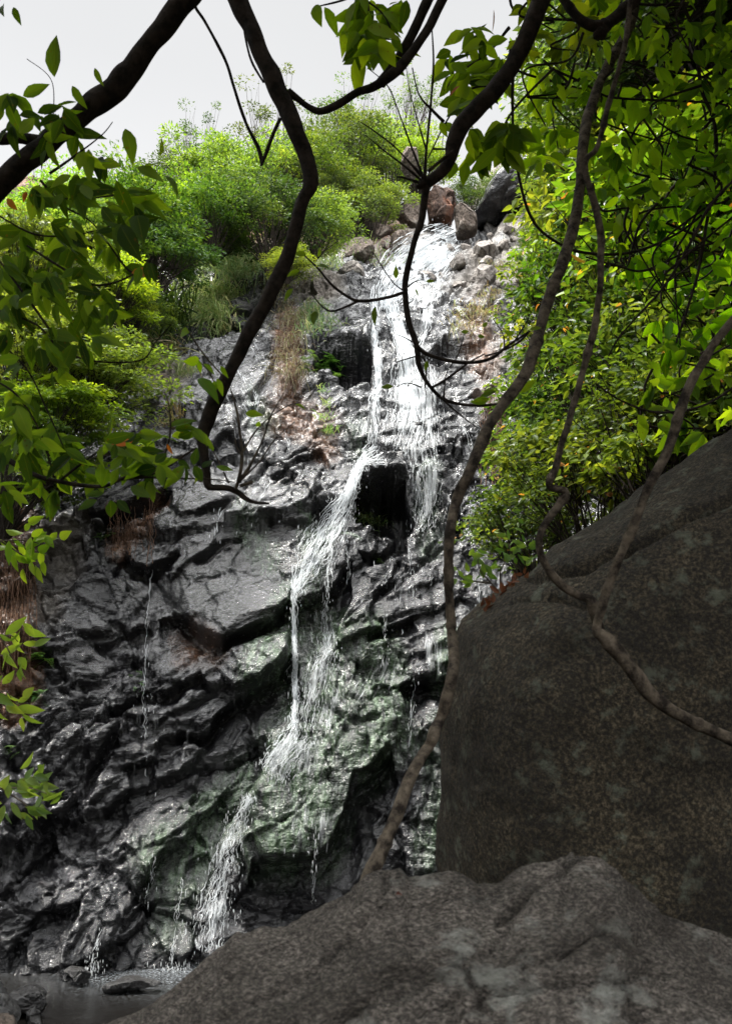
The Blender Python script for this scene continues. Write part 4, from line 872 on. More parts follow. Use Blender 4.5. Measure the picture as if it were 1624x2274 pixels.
# left tree
tl = empty('tree', D(-100, 520, 2.9), 'near tree with a thick dark diagonal branch across the upper left and large drooping leaves', 'tree')
limb_mesh('branch', [limb([(480,-90,58),(425,-20,57),(335,100,56),(278,168,66),(238,208,62),(160,272,54),(95,325,60),(0,415,54),(-70,500,56)], 2.9, .05, seed=1)], M_bark, tl, 20)
limb_mesh('branch', [limb([(100,318,44),(60,308,32),(0,308,30),(-80,312,32)], 2.9, .04)], M_bark, tl, 16)
tw = [[(110,385,7),(160,350,5),(225,300,3),(250,270,2)], [(90,400,7),(140,455,5),(200,490,4),(240,540,4),(290,603,6),(340,600,4),(400,595,3)], [(60,545,5),(130,590,6),(200,630,6),(260,625,5),(330,590,3)],
      [(125,440,5),(190,440,4),(260,432,4),(330,420,3),(355,385,2)], [(0,690,5),(80,720,6),(130,770,6),(200,800,5),(310,800,4),(345,760,3),(380,720,2)], [(0,580,5),(60,660,6),(110,730,6),(160,790,5)],
      [(0,1009,14),(75,1054,12),(130,1069,12),(225,1079,10),(280,1059,8),(345,1049,7),(435,994,5)], [(130,1069,7),(180,1030,6),(220,1000,4),(260,960,3)], [(260,1066,5),(330,1060,5),(400,1062,4),(470,1064,3),(520,1070,2)],
      [(345,1049,6),(365,1010,5),(378,960,5),(375,900,3),(365,870,2)], [(0,850,5),(40,880,5),(90,960,5),(120,1060,5)], [(60,130,2),(115,180,2),(117,280,3),(115,330,3)], [(0,480,4),(80,520,5),(170,520,4),(250,500,3)], [(0,760,4),(60,820,4),(100,900,4),(140,990,3)]]
limb_mesh('twigs', [limb(a_, 2.85, .05, seed=i) for i, a_ in enumerate(tw)], M_bark, tl, 7)
ls = []
ls += whorls([(0,190),(95,180),(130,240),(215,330),(290,380),(240,420),(150,330),(60,300),(0,290)], 11, (2.6, 3.1), (45, 75), R)
ls += whorls([(60,420),(150,350),(250,300),(320,420),(345,520),(320,620),(230,640),(100,640),(0,640),(0,470)], 34, (2.4, 3.2), (46, 82), R, 75, 60)
ls += whorls([(0,560),(230,600),(270,700),(180,800),(150,900),(130,1000),(0,1000)], 44, (2.3, 3.3), (46, 78), R, 80, 65)
ls += whorls([(0,980),(150,960),(200,1020),(180,1110),(0,1110)], 14, (2.5, 3.3), (50, 75), R, 80, 65)
ls += whorls([(200,1000),(260,930),(420,930),(440,1050),(300,1100),(220,1090)], 19, (2.6, 3.1), (40, 68), R, 30, 110)
ls += [(121,170,86,-88,2.7,.6),(30,15,40,70,2.8,.3),(8,10,45,85,2.8,.3),(278,285,74,75,2.8,.6),(353,345,52,-80,2.8,.8),(320,370,40,0,2.8,.6),(258,400,92,75,2.7,.15),(305,478,104,72,2.6,.2),(268,500,100,60,2.6,.15),
       (360,390,62,40,2.8,.6),(265,470,88,78,2.7,.1),(305,370,70,30,2.8,.8),(180,395,70,60,2.7,.3),(210,150,46,70,2.8,.6),(160,190,55,60,2.8,.6)]
ls += [(290,1080,60,25,2.8),(215,1110,55,150,2.8),(245,1110,60,100,2.8),(260,1110,55,40,2.8),(230,1095,50,170,2.8)]
near_leaves(ls, 'foliage', M_leafD, tl, 1)
near_leaves([(292,605,58,-2,2.75,.8),(60,425,30,110,2.7,.2),(15,440,40,50,2.8,.9),(295,978,50,162,2.8,.3),(372,985,26,70,2.8,.5)], 'yellow_leaves', M_leafY, tl, 2)

# central curved branch
tc_ = empty('tree_branch', D(560, -90, 3.3), 'thick dark curved branch hanging down the middle and ending in a hook', 'branch')
limb_mesh('branch', [limb([(490,-90,56),(522,-10,52),(560,70,48),(600,165,48),(636,240,48),(662,305,44),(680,355,40),(688,405,42),(672,440,38),(660,490,36),(635,570,38),(592,665,38),(552,740,37),(512,820,37),(478,890,36),(456,940,38),(449,965,36),(452,1000,24),(457,1050,22),(462,1078,20),(480,1082,16),(505,1083,16),(528,1092,15),(545,1106,12),(565,1115,9),(597,1117,5)], 3.3, .045, seed=3)], M_bark, tc_, 20)
limb_mesh('side_branch', [limb([(640,205,20),(660,220,16),(682,236,14),(708,246,16),(740,236,18),(790,205,18),(830,192,22),(862,172,26),(905,125,24),(950,60,22),(1000,-40,24)], 3.3, .05), limb([(845,185,26),(880,140,24),(910,85,22),(945,10,24),(970,-50,24)], 3.36, .04), limb([(622,262,9),(605,300,9),(590,340,9),(579,366,7)], 3.25, .05)], M_bark, tc_, 12)
tw = [[(524,1085,9),(535,1040,8),(536,1000,8),(530,940,6),(522,900,5),(511,860,3)], [(530,1070,9),(548,1045,8),(562,1020,6),(585,970,5),(600,925,4),(632,868,2)], [(537,1005,5),(565,960,4),(600,925,3),(640,900,3),(668,893,2)],
      [(538,1062,6),(575,1025,4),(610,975,3),(655,935,2)], [(532,1078,10),(545,1075,9),(560,1070,8)], [(508,1072,5),(495,1045,4),(478,1010,3),(465,990,2)], [(538,1015,5),(524,990,4),(522,968,2)],
      [(418,735,4),(455,790,4),(490,830,3),(500,850,2)], [(480,855,3),(460,820,3),(440,800,2)], [(447,1070,4),(430,1062,3),(418,1050,2)]]
limb_mesh('twigs', [limb(a_, 3.25, .08, seed=30+i) for i, a_ in enumerate(tw)], M_vine, tc_, 7)
near_leaves([(420,738,52,190,3.2,.7),(442,798,55,160,3.2,.7),(440,800,26,80,3.2,.6),(490,812,30,60,3.2,.6),(452,808,30,40,3.2,.6),(482,840,40,70,3.2,.7),(440,840,80,40,3.2,.5),(478,845,40,100,3.2,.6),(545,918,40,5,3.2,.8),(575,935,30,120,3.2,.6),
             (655,898,24,15,3.2,.7),(480,1035,40,15,3.2,.6),(465,985,22,60,3.2,.5),(432,960,30,30,3.2,.6)], 'foliage', M_leafD, tc_, 3)
# hanging thin twig
th_ = limb_mesh('hanging_twig', [limb([(425,-40,7),(432,10,7),(455,48,8),(498,128,8),(520,195,8),(545,270,9),(572,325,9),(581,360,9)], 3.5, .10, seed=4)], M_bark, None, 8)
tag(th_, 'thin bare twig hanging between the two thick dark branches against the sky', 'twig')
th_ = limb_mesh('hanging_twig', [limb([(538,40,5),(548,100,6),(560,140,6),(585,182,6)], 3.38, .10, seed=5)], M_bark, None, 8)
tag(th_, 'short thin stick lying along the top of the thick curved branch', 'twig')

# right of centre: big branch turning into a vine
tb = empty('tree_branch', D(1215, -60, 3.6), 'big dark branch from the top that curls at its end into a thin looping vine', 'branch')
limb_mesh('branch', [limb([(1240,-80,56),(1205,-10,52),(1175,70,48),(1135,145,46),(1098,200,48),(1060,240,46),(1025,275,48),(1005,320,46),(1000,350,36),(985,375,28),(965,395,26),(942,408,24),(925,414,12)], 3.6, .045, seed=6)], M_bark, tb, 20)
limb_mesh('vine', [limb([(945,405,22),(942,440,18),(935,490,17),(915,555,15),(900,620,15),(900,660,15),(908,715,15),(925,770,15),(928,805,12),(945,845,10),(975,880,9),(1010,895,8),(1060,900,7),(1110,896,5)], 3.6, .05, seed=7)], M_bark, tb, 12)
tw = [[(925,770,12),(950,787,10),(1000,802,9),(1050,804,9),(1090,795,9),(1130,765,7),(1175,735,5)], [(897,648,8),(860,660,8),(800,668,8),(770,658,7),(735,630,6),(705,595,5),(668,560,3)], [(795,668,6),(740,690,5),(715,680,4),(690,650,3)],
      [(900,640,5),(920,625,3),(940,620,2)], [(955,862,7),(1000,835,6),(1040,805,5),(1075,785,3)], [(985,885,5),(990,830,3),(1015,790,3),(1030,740,2)], [(925,785,5),(945,805,4),(943,860,3)], [(975,880,5),(1020,920,4),(1060,950,2)],
      [(942,400,9),(945,340,7),(955,240,6),(962,140,5),(958,60,3)], [(940,395,7),(915,330,5),(885,250,4),(860,190,3),(815,150,2)], [(940,395,8),(880,330,5),(830,290,4),(800,270,2)], [(935,400,8),(900,370,5),(860,340,4),(812,300,2)],
      [(930,405,8),(900,395,6),(880,392,3)], [(950,380,8),(985,350,9),(1005,335,8)], [(945,330,5),(925,260,3),(905,180,2),(900,110,2)], [(960,330,6),(972,330,5),(990,330,4)], [(985,270,9),(960,245,7),(930,210,4),(915,150,3)],
      [(1175,735,5),(1150,760,5),(1110,780,4),(1075,790,4)], [(1120,775,5),(1115,740,3),(1095,710,2)], [(1140,760,4),(1165,720,3),(1175,700,2)], [(895,645,5),(875,630,3),(850,595,3),(828,560,2)], [(925,790,4),(890,800,3),(880,805,2)], [(925,765,4),(900,750,3),(880,742,2)],
      [(935,860,5),(905,850,3),(880,858,2)]]
limb_mesh('twigs', [limb(a_, 3.55, .08, seed=50+i) for i, a_ in enumerate(tw)], M_bark, tb, 7)
near_leaves([(878,618,28,-88,3.5,.6),(832,680,40,90,3.5,.6),(872,858,32,182,3.5,.6),(948,800,26,100,3.5,.5),(700,592,45,10,3.5,.7),(680,565,30,190,3.5,.7),(705,570,22,-70,3.5,.6),(665,600,30,160,3.5,.6),(700,690,40,95,3.5,.6),(650,640,36,130,3.5,.6),
             (945,625,20,-10,3.5,.7),(920,640,18,60,3.5,.5),(1100,868,45,160,3.5,.6),(1085,885,45,170,3.5,.5),(1145,870,55,-30,3.5,.7),(1040,735,26,180,3.5,.6),(1060,745,20,20,3.5,.5),(1070,725,22,-40,3.5,.6),(1140,740,30,190,3.5,.6),(1180,730,24,-10,3.5,.6),
             (860,240,18,-60,3.5,.4),(655,545,30,180,3.5,.6)], 'foliage', M_leafD, tb, 4)
cl1 = whorls([(680,0),(760,-10),(890,-10),(900,60),(880,110),(820,130),(780,90),(720,40)], 17, (3.1, 3.5), (50, 85), R, 90, 60)
cl1 += [(833,105,62,95,3.3,.6),(805,100,55,80,3.3,.5),(870,75,50,60,3.3,.3),(815,95,68,100,3.3,.5),(700,10,66,80,3.3,.6),(720,15,60,60,3.3,.5)]
e1 = empty('leafy_branch', D(800, -80, 3.3), 'cluster of hanging leaves on a small branch at the top centre', 'branch', 'leafy branches along the top')
near_leaves(cl1, 'foliage', M_leafD, e1, 5)
limb_mesh('twigs', [limb(a_, 3.35, .08, seed=80+i) for i, a_ in enumerate([[(800,-80,9),(810,-20,8),(820,40,6),(828,100,4)], [(810,-20,6),(760,0,5),(710,12,3)], [(812,0,5),(850,30,4),(870,72,3)]])], M_bark, e1, 7)
cl2 = whorls([(985,120),(1040,60),(1130,120),(1130,210),(1060,220),(1000,260),(960,330),(930,380),(975,290),(980,190)], 24, (3.7, 4.3), (40, 68), R, 60, 90)
cl2 += whorls([(1050,260),(1150,280),(1150,330),(1080,340),(1040,320)], 9, (3.6, 4.0), (55, 80), R, 90, 60)
cl2 += [(1060,350,62,60,3.7,.1),(1035,360,62,100,3.7,.4),(1010,360,60,110,3.7,.4),(1100,300,75,110,3.7,.1),(1140,290,70,95,3.7,.3),(1060,345,70,75,3.7,.1)]
e2 = empty('leafy_branch', D(1120, 60, 4.1), 'leaf clusters growing round the big dark branch right of centre', 'branch', 'leafy branches along the top')
near_leaves(cl2, 'foliage', M_leafD, e2, 6); near_leaves([(1020,190,38,140,3.9,.2),(1095,20,45,85,3.9,.5)], 'yellow_leaves', M_leafY, e2, 6)
limb_mesh('twigs', [limb(a_, 4.0, .08, seed=90+i) for i, a_ in enumerate([[(1130,60,8),(1080,120,6),(1020,160,5),(985,200,3)], [(1100,190,7),(1040,200,5),(990,270,4),(950,350,3)], [(1230,150,7),(1150,230,6),(1110,290,5),(1060,345,4)], [(1140,110,6),(1136,200,6),(1138,290,4)]])], M_bark, e2, 7)
# top right canopy leaves, shaded, several branches
TRP = [([(1130,-20),(1330,-20),(1330,120),(1250,150),(1150,100)], 34, (4.0, 5.2), 'leafy branch along the top edge beside the big dark branch', 5200),
       ([(1140,120),(1320,130),(1330,330),(1200,380),(1140,290)], 34, (4.0, 5.5), 'leafy spray between the big dark branch and the lianas', 5300),
       ([(1320,-20),(1640,-20),(1640,200),(1330,220)], 80, (3.6, 5.0), 'heavy shaded leaves hanging in the top right corner', 5400),
       ([(1330,200),(1640,200),(1640,430),(1320,420)], 80, (3.6, 5.2), 'shaded leaves below the top right corner, behind the liana', 5500),
       ([(1380,430),(1640,420),(1640,760),(1480,780),(1400,640)], 74, (4.2, 6.0), 'shaded leaves at mid height on the right edge', 5600),
       ([(1330,430),(1420,430),(1420,620),(1340,620)], 12, (4.2, 5.5), 'small leafy spray just right of the central liana', 5700),
       ([(1440,760),(1640,760),(1640,960),(1500,1010),(1420,960)], 40, (4.6, 6.0), 'shaded leafy spray hanging above the boulder', 5800)]
for i, (poly, n, tr_, lb, sdd) in enumerate(TRP):
    R2 = np.random.default_rng(sdd); pc = np.mean(poly, 0); mid = sum(tr_)/2
    e_ = empty('leafy_branch', D(pc[0], np.min(np.array(poly)[:, 1])-20, mid), lb, 'branch', 'leafy branches along the top')
    sp = whorls(poly, int(n*.66), tr_, (34, 60), R2, 75, 75); near_leaves(sp, 'foliage', M_leafD, e_, sdd)
    tws = []
    for _ in range(max(5, n//6)):
        a_ = inside_pts(poly, 3, R2); o_ = np.argsort(a_[:, 1]); a_ = a_[o_]; tt = R2.uniform(*tr_)
        tws.append(limb([(a_[0][0]+R2.normal(0, 60), a_[0][1]-60, 7, tt), (a_[0][0], a_[0][1], 6, tt), (a_[1][0], a_[1][1], 5, tt), (a_[2][0], a_[2][1], 3, tt)], tt, .08, seed=sdd+_))
    limb_mesh('twigs', tws, M_bark, e_, 6)
# lianas
def liana(label, segs, t, mat=M_vine, sides=14, knots=5, name='liana'):
    o_ = limb_mesh(name, [limb(s, t, .05, knots=knots, seed=int(s[0][0])) for s in segs], mat, None, sides); return tag(o_, label, 'liana', 'woody lianas in front of the fall')
liana('long central liana winding from the top edge down to the front rock',
      [[(1425,-60,26,4.6),(1395,60,26,4.5),(1352,140,25,4.4),(1312,230,25,4.2),(1292,330,25,4),(1286,430,25,3.9),(1266,530,27,3.8),(1240,600,27,3.7),(1212,680,27,3.6),(1192,755,29,3.5),(1165,830,29,3.4),(1122,890,30,3.3),(1080,955,30,3.2),(1042,1045,29,3.1),(1012,1115,27,3.1),(997,1200,25,3),(997,1300,24,3),(1000,1400,25,3),(1007,1455,27,2.9),(1000,1515,28,2.8),(978,1595,30,2.8),(962,1635,36,2.7),(950,1660,34,2.7),(918,1712,34,2.6),(882,1800,36,2.5),(842,1900,40,2.4),(810,1962,44,2.35),(780,2030,44,2.3)]], 3.5, knots=6)
liana('thinner knobbly liana right of the long central one, resting on the boulder',
      [[(1400,-20,12),(1395,40,12),(1380,125,12),(1350,230,13),(1325,325,13),(1302,352,15),(1300,385,16),(1322,460,17),(1333,520,17),(1333,570,16),(1326,680,16),(1300,800,17),(1266,920,17),(1246,985,16),(1232,1040,17),(1218,1078,18),(1256,1092,20),(1240,1122,20),(1205,1170,18),(1196,1215,19),(1215,1262,20),(1250,1300,21),(1290,1325,20),(1310,1332,24),(1322,1370,26),(1330,1410,30)]], 2.75, knots=9)
liana('straight rising liana at right that joins a thick dark stem across the boulder',
      [[(1680,660,20),(1610,730,21),(1545,825,22),(1510,910,23),(1480,1000,23),(1440,1082,23),(1400,1180,22),(1362,1268,21),(1338,1340,22),(1325,1395,25),(1345,1420,38),(1395,1478,40),(1450,1548,38),(1520,1595,34),(1575,1622,33),(1680,1665,36)]], 2.55, knots=9)
liana('dark forked limb with a broken stump at the top edge, right', [[(1230,-40,22),(1262,12,22),(1295,45,24),(1330,58,30),(1375,32,32),(1430,-30,34)], [(1345,50,34),(1335,70,30),(1322,82,20)]], 3.4, M_bark, knots=2)
for lb, pts in [('thin dark vine near the right edge, from the top to mid height', [(1500,-30,9),(1516,10,9),(1542,85,9),(1557,200,9),(1580,255,9),(1590,320,9),(1584,400,9),(1567,500,8),(1545,620,7),(1500,760,5)]),
                ('thin vine looping from the leaves across the right slope', [(1140,110,7),(1138,220,7),(1140,320,7),(1160,430,7),(1190,500,7),(1250,545,7),(1310,562,7),(1400,560,7),(1490,525,7),(1570,465,6),(1640,380,6)]),
                ('thin vine slanting from the upper right toward the boulder', [(1640,390,8),(1580,450,8),(1520,560,7),(1470,640,6),(1380,740,5),(1350,790,4)]),
                ('thin vine arching under the thin looping one at right', [(1640,520,6),(1520,560,6),(1430,600,6),(1370,590,5),(1300,570,4)]),
                ('thin arched vine low on the right above the boulder', [(1640,850,6),(1560,900,6),(1460,915,6),(1380,890,5),(1320,850,4)])]:
    tag(limb_mesh('vine', [limb(pts, 4.3 if 'slant' not in lb else 3.6, .06, seed=len(lb))], M_bark, None, 8), lb, 'vine', 'thin vines on the right')

# sapling on the boulder edge, low leafy sprays at the left edge
def sapling(name, base, t, stems, leaves, label, mat, seed, w=5):
    e_ = empty(name, D(base[0], base[1], t), label, 'plant', 'leafy sprigs against the rock')
    limb_mesh('stem', [limb([(p[0], p[1], max(2, w-i*1.2)) for i, p in enumerate(s)], t, .05, seed=seed+k) for k, s in enumerate(stems)], M_vine, e_, 6)
    near_leaves([(a_[0], a_[1], a_[2], a_[3], t+R.normal(0, .05)) for a_ in leaves], 'foliage', mat, e_, seed); return e_
M_leafS = mat_leaf('fresh_leaf', [(0, (.08, .20, .015)), (1, (.24, .38, .03))], .45, (1.9, 1.8, .6), .3)
def spray(cx, cy, n, ln, R_, a0=0, a1=360, sp=14): return [(cx+R_.normal(0, sp), cy+R_.normal(0, sp), R_.uniform(*ln), R_.uniform(a0, a1)) for _ in range(n)]
R3 = np.random.default_rng(5)
sapling('sapling', (1110, 1325), 4.6, [[(1112,1322),(1090,1295),(1065,1265),(1060,1235)], [(1090,1295),(1050,1290),(1020,1285)], [(1150,1300),(1145,1260),(1130,1210)], [(1112,1320),(1110,1270),(1125,1240)]],
        spray(1060,1235,9,(26,36),R3)+spray(1030,1285,8,(26,36),R3,100,260)+spray(1085,1270,8,(24,34),R3)+spray(1130,1230,12,(22,32),R3)+spray(1150,1185,14,(20,30),R3,sp=24)+spray(1170,1230,12,(20,30),R3,sp=20),
        'fresh green sapling growing from the left edge of the big boulder', M_leafS, 3)
def leftspray(cy, cx, n, lb, s_): sapling('sprig', (-60, cy), 4.2, [[(-60,cy),(0,cy+5),(cx*.6,cy+5),(cx,cy+20)], [(0,cy+5),(cx*.5,cy+40),(cx*.8,cy+70)]], spray(cx*.75,cy+5,n,(34,56),R3,-60,100,sp=26)+spray(cx*.55,cy+50,n//2,(30,50),R3,20,120,sp=20)+spray(cx*.2,cy+15,n//2,(36,56),R3,0,90,sp=22), lb, M_leafS, s_)
leftspray(1195, 105, 16, 'bright leafy sprig at the left edge, highest of those below the big leaves', 5)
leftspray(1405, 40, 8, 'small leafy sprig at the left edge, second from the top', 6)
leftspray(1530, 25, 6, 'tiny leafy sprig at the left edge, third from the top', 7)
leftspray(1745, 110, 18, 'lowest leafy sprig reaching in from the left edge over the dark rock', 8)

# ------------------------------------------------------------------ grasses, ferns, roots, dead leaves
def blades(name, pts, n, ln, wd, mat, label, cat, group, droop=1.0, seed=0, spread=.25, up=(.0, -.5, .8), kind=None):
    R_ = np.random.default_rng(seed); base = np.array([hit(u, v) for u, v in pts]); c = base.mean(0)
    i = R_.integers(0, len(base), n); P0 = base[i]+R_.normal(0, spread, (n, 3))*np.array([1, .5, .6]); P0[:, 1] -= .05
    d0 = unit(np.array(up)+R_.normal(0, .45, (n, 3))); L_ = R_.uniform(ln[0], ln[1], n); m_ = 6; s = np.linspace(0, 1, m_)
    Pq = P0[:, None]+d0[:, None]*(s[None, :, None]*L_[:, None, None]); Pq[..., 2] -= droop*(s[None]**2)*L_[:, None]*R_.uniform(.5, 1.2, (n, 1))
    Pq[..., 1] -= .25*(s[None]**2)*L_[:, None]
    sd_ = unit(np.cross(d0, R_.normal(0, 1, (n, 3))+np.array([0, 1.5, 0]))); wv = wd*(1-s**1.6)+.001
    A = Pq+sd_[:, None]*wv[None, :, None]; Bq = Pq-sd_[:, None]*wv[None, :, None]
    V_ = np.stack([A, Bq], 2).reshape(-1, 3); ii = np.arange(m_*2).reshape(m_, 2); f = np.stack([ii[:-1, 0], ii[:-1, 1], ii[1:, 1], ii[1:, 0]], -1)
    F_ = (f[None]+np.arange(n)[:, None, None]*m_*2).reshape(-1, 4)
    o_ = mesh_np(name, V_, F_, mat, attrs={'tint': np.repeat(R_.random(n), m_*2)}, smooth=False, origin=c); return tag(o_, label, cat, group, 'stuff')
GR = 'grass tufts around the rock wall'
blades('grass_clump', [(520,560),(540,590),(500,610),(530,620),(560,600),(500,580)], 1300, (.6, 1.3), .016, M_grass, 'tall pale hanging grass below the dark bush', 'grass', GR, 1.3, 1, .35)
blades('grass_clump', [(470,670),(450,650),(500,660),(470,700),(480,720)], 1300, (.5, 1.0), .014, M_grass, 'fresh green hanging grass beside the jutting block', 'grass', GR, 1.3, 2, .3)
blades('reed_clump', [(330,700),(350,720),(370,740),(390,700),(350,680),(400,730),(320,780),(360,770)], 420, (.7, 1.5), .022, M_leafF, 'dark reeds in the shade above the left rim', 'reeds', None, .5, 3, .4)
blades('reed_clump', [(300,820),(330,790),(360,800),(390,780)], 160, (.6, 1.2), .02, M_dry, 'dead straw-coloured reeds below the dark ones', 'reeds', None, .6, 4, .3, (.3, -.5, -.2))
blades('dry_grass', [(630,680),(640,720),(650,760),(640,800),(645,830),(660,700),(620,650),(700,640)], 900, (.3, .75), .006, M_dry, 'long brown dry grass hanging from the ledge left of the upper fall', 'dry grass', GR, 1.6, 5, .22)
blades('grass_clump', [(690,700),(705,690),(720,720),(690,740),(680,720)], 600, (.2, .45), .008, M_grass, 'green tuft on the dry grass ledge', 'grass', GR, .8, 6, .2)
blades('dry_grass', [(1060,690),(1075,700),(1030,730),(1025,700),(1090,660)], 420, (.25, .6), .007, M_dry, 'brown tufts below the grey boulders right of the fall', 'dry grass', GR, 1.5, 7, .2)
blades('grass_clump', [(770,540),(790,560),(740,590),(720,600),(700,590),(840,580)], 700, (.2, .5), .010, M_grass, 'low pale grass on the slope left of the white crest', 'grass', GR, .5, 8, .35)
blades('dry_grass', [(1100,600),(1130,590),(1160,620),(1180,600)], 260, (.2, .4), .008, M_dry, 'brown grass patch on the grey slabs at upper right', 'dry grass', GR, .8, 9, .2)
blades('dry_grass', [(385,910),(395,930),(380,945)], 150, (.2, .45), .007, M_dry, 'small tuft in the notch at the left rim', 'dry grass', GR, .8, 10, .12)
blades('grass_clump', [(395,825),(410,835),(425,828)], 220, (.15, .3), .006, M_grass, 'low olive tuft on top of the left rim', 'grass', GR, .4, 11, .14)
blades('grass_clump', [(715,870),(725,900),(720,930),(730,960)], 160, (.1, .3), .007, M_grass, 'little green weeds down the brown-stained crack', 'grass', GR, .8, 12, .08)
blades('grass_clump', [(800,1150),(815,1155),(835,1160)], 150, (.15, .35), .007, M_grass, 'small tuft hanging in the mouth of the dark cave', 'grass', GR, 1.2, 13, .10)
def fern(cx, cy, n, ln, label, seed):
    R_ = np.random.default_rng(seed); P0 = hit(cx, cy); pts, axs, nms, Ls = [], [], [], []
    for _ in range(n):
        d0 = unit(np.array([R_.normal(0, .8), -.9, R_.uniform(-.2, .7)])); L_ = R_.uniform(*ln); b0 = P0+R_.normal(0, .25 if n > 12 else .06, 3)*np.array([1, .3, .8]); sdv_ = unit(np.cross(d0, [0, 0, 1.]))
        for s in np.linspace(.1, 1, 14):
            q_ = b0+d0*s*L_; q_[2] -= .55*L_*s*s
            for sg in (-1, 1):
                pts.append(q_); axs.append(unit(sdv_*sg+d0*.4)); nms.append((0, -.3, 1)); Ls.append(L_*.34*(1-s*.85)+.01)
    Ls = np.array(Ls); v_, f_, at = leaf_soup(np.array(pts), np.array(axs), np.array(nms, float), Ls, Ls*.34, R_.random(len(Ls)), False)
    return tag(mesh_np('fern', v_, f_, M_fern, attrs=at, smooth=False, origin=P0), label, 'fern', 'ferns on the rock')
fern(725, 815, 26, (.35, .7), 'cluster of ferns at the mouth of the upper dark recess', 1); fern(690, 830, 16, (.25, .5), 'ferns at the foot of the dry grass, left of the bigger cluster', 9)
fern(240, 1190, 6, (.15, .3), 'small fern in the black crack at left', 2); fern(95, 1460, 12, (.2, .35), 'fern low on the left wall below the root curtain', 3); fern(80, 1548, 12, (.2, .35), 'lower fern on the left wall', 4)
fern(30, 1660, 6, (.15, .3), 'tiny fern at the far left of the black wall', 5); fern(310, 1527, 4, (.1, .2), 'tiny bright plant beside the long faint trickle', 6); fern(845, 1248, 5, (.12, .22), 'tiny fern under the second dark recess', 7)
fern(300, 1500, 3, (.1, .18), 'tiny bright plant above the one beside the long trickle', 8)
def roots(u0, u1, v0, v1, n, label, seed):
    R_ = np.random.default_rng(seed); ps, rs = [], []
    for _ in range(n):
        u = R_.uniform(u0, u1); a_ = R_.uniform(v0, v0+(v1-v0)*.5); b_ = R_.uniform(a_+40, v1); m_ = 14; vs = np.linspace(a_, b_, m_); us = u+np.cumsum(R_.normal(0, 2.2, m_))
        p_ = np.array([hit(x_, y_) for x_, y_ in zip(us, vs)]); p_[:, 1] = np.minimum.accumulate(p_[:, 1]+np.arange(m_)*.0)-.05-R_.uniform(0, .08); d_ = D(us, vs, 1)-CAM; p_ = CAM+d_*(p_[:, 1]/d_[:, 1])[:, None]
        ps.append(p_); rs.append(np.full(m_, R_.uniform(.003, .009)))
    v_, f_ = tubes(ps, rs, 4); c = v_.mean(0); return tag(mesh_np('roots', v_, f_, M_root, origin=c), label, 'roots', 'hanging roots')
roots(-20, 75, 1150, 1560, 80, 'curtain of thin brown roots hanging at the left edge', 1); roots(240, 350, 1100, 1260, 40, 'reddish roots around the black crack at left', 2); roots(1070, 1120, 850, 1080, 60, 'dark roots hanging down the right side behind the central liana', 3)
roots(620, 665, 690, 880, 60, 'fine brown roots under the dry grass ledge', 4)
R4 = np.random.default_rng(9); e_ = []
for k in range(64): s_ = k/63; e_.append((1072+s_*92+R4.normal(0, 5), 1350-s_*66+R4.normal(0, 7), R4.uniform(16, 28), R4.uniform(0, 360), 3.55+R4.normal(0, .04)))
o_ = near_leaves(e_, 'dead_leaves', M_litter, None, 9); tag(o_, 'small heap of red brown dead leaves on the left shoulder of the big boulder', 'dead leaves')

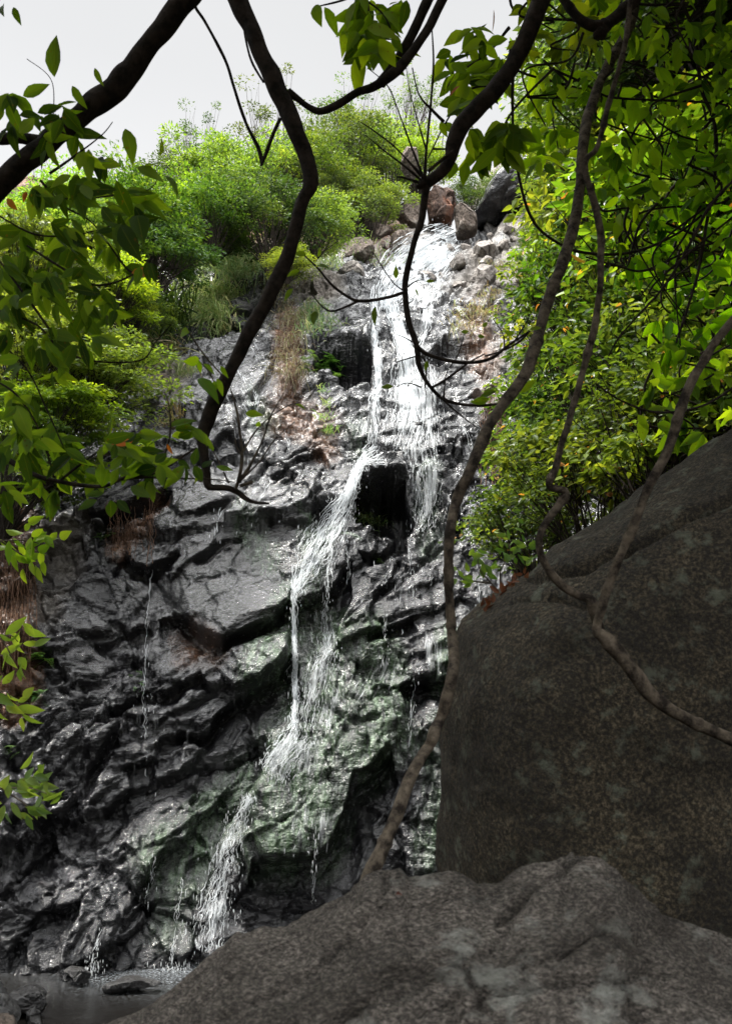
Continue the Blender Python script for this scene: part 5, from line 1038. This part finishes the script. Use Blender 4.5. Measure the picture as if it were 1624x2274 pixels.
front = [o_ for o_ in bpy.data.objects if o_.name == 'boulder.001'][0]
bq = BVHTree.FromPolygons([tuple(v.co+front.location) for v in front.data.vertices], [tuple(p_.vertices) for p_ in front.data.polygons])
def one_leaf(u, v, ln, an, lb):
    r_ = bq.ray_cast(Vector(CAM), Vector(D(u, v, 1.0)-CAM).normalized())
    if r_[0] is None: return
    t_ = float(project(np.array(r_[0]))[2])-.012
    tag(near_leaves([(u, v, ln, an, t_, .5), (u+8, v+9, ln*.7, an+70, t_, .9)], 'dead_leaf', M_litter, None, int(u)), lb, 'dead leaf')
one_leaf(578, 2086, 22, 60, 'curled red brown leaf lying on the front rock near its left shoulder')
one_leaf(884, 1978, 16, 120, 'small rusty leaf caught in a notch near the crest of the front rock')
one_leaf(972, 2042, 13, 30, 'tiny rusty leaf on the open face of the front rock')

# unseen tree crowns added above and behind the camera, placed to shade rocks and leaves
for i, (x, y, z, s) in enumerate([(3, -1, 7.2, 2.4), (5.2, 2.2, 7.5, 2.2), (2.6, 1.2, 8.2, 2.0), (-.5, 2.5, 8.7, 1.2), (.8, 3, 9.4, 1.2), (6.5, 4.5, 8.5, 2.2), (4.0, 3.6, 8.8, 1.8), (-1.5, -5, 7, 3), (3, -5, 7, 3), (-6, -3, 7, 3), (3.8, 4.6, 13, 2.4), (5.8, 6, 13, 2.4), (4.6, 2.3, 12, 2.4), (7.5, 8.5, 12.5, 2.2), (-1.6, 1.4, 10.6, 2), (-2.6, -.3, 10.5, 2.2), (-2.5, 2.0, 10.5, 1.6), (-8.6, 6.5, 8, 2.2), (3.8, 6.5, 16, 2), (5, 8, 17, 2.2)]
  + [(-9+3.6*k+random.uniform(-.8, .8), -4+random.uniform(-1, 1), 11.5+random.uniform(-1.5, 1.5), 3.0) for k in range(6)] + [(-11+4*k, -7, 13, 3.2) for k in (0, 1, 4, 5)] + [(-11, -5, 16, 3.2), (-8, -4.5, 16.5, 3), (-5, -5, 16, 3), (-9, -5, 20, 3), (-8, -1, 17, 3.4), (-5, -1, 18, 3.4), (-2.6, -1, 15.5, 2.8), (-6.5, -1.5, 21.5, 3.2), (-10, -1, 21, 3.2)]):
    fo_, br, _ = KIND['dark']; e_ = empty('tree', (x, y, z), 'unseen tree crown added overhead for shade, out of the frame', 'tree', 'shade crowns added overhead'); e_.scale = (s/1.5,)*3; e_.rotation_euler = (0, 0, i*1.3)
    for m_, nm_ in ((fo_, 'foliage'), (br, 'branches')):
        o_ = bpy.data.objects.new(nm_, m_); COL.objects.link(o_); o_.parent = e_
bpy.context.view_layer.update()
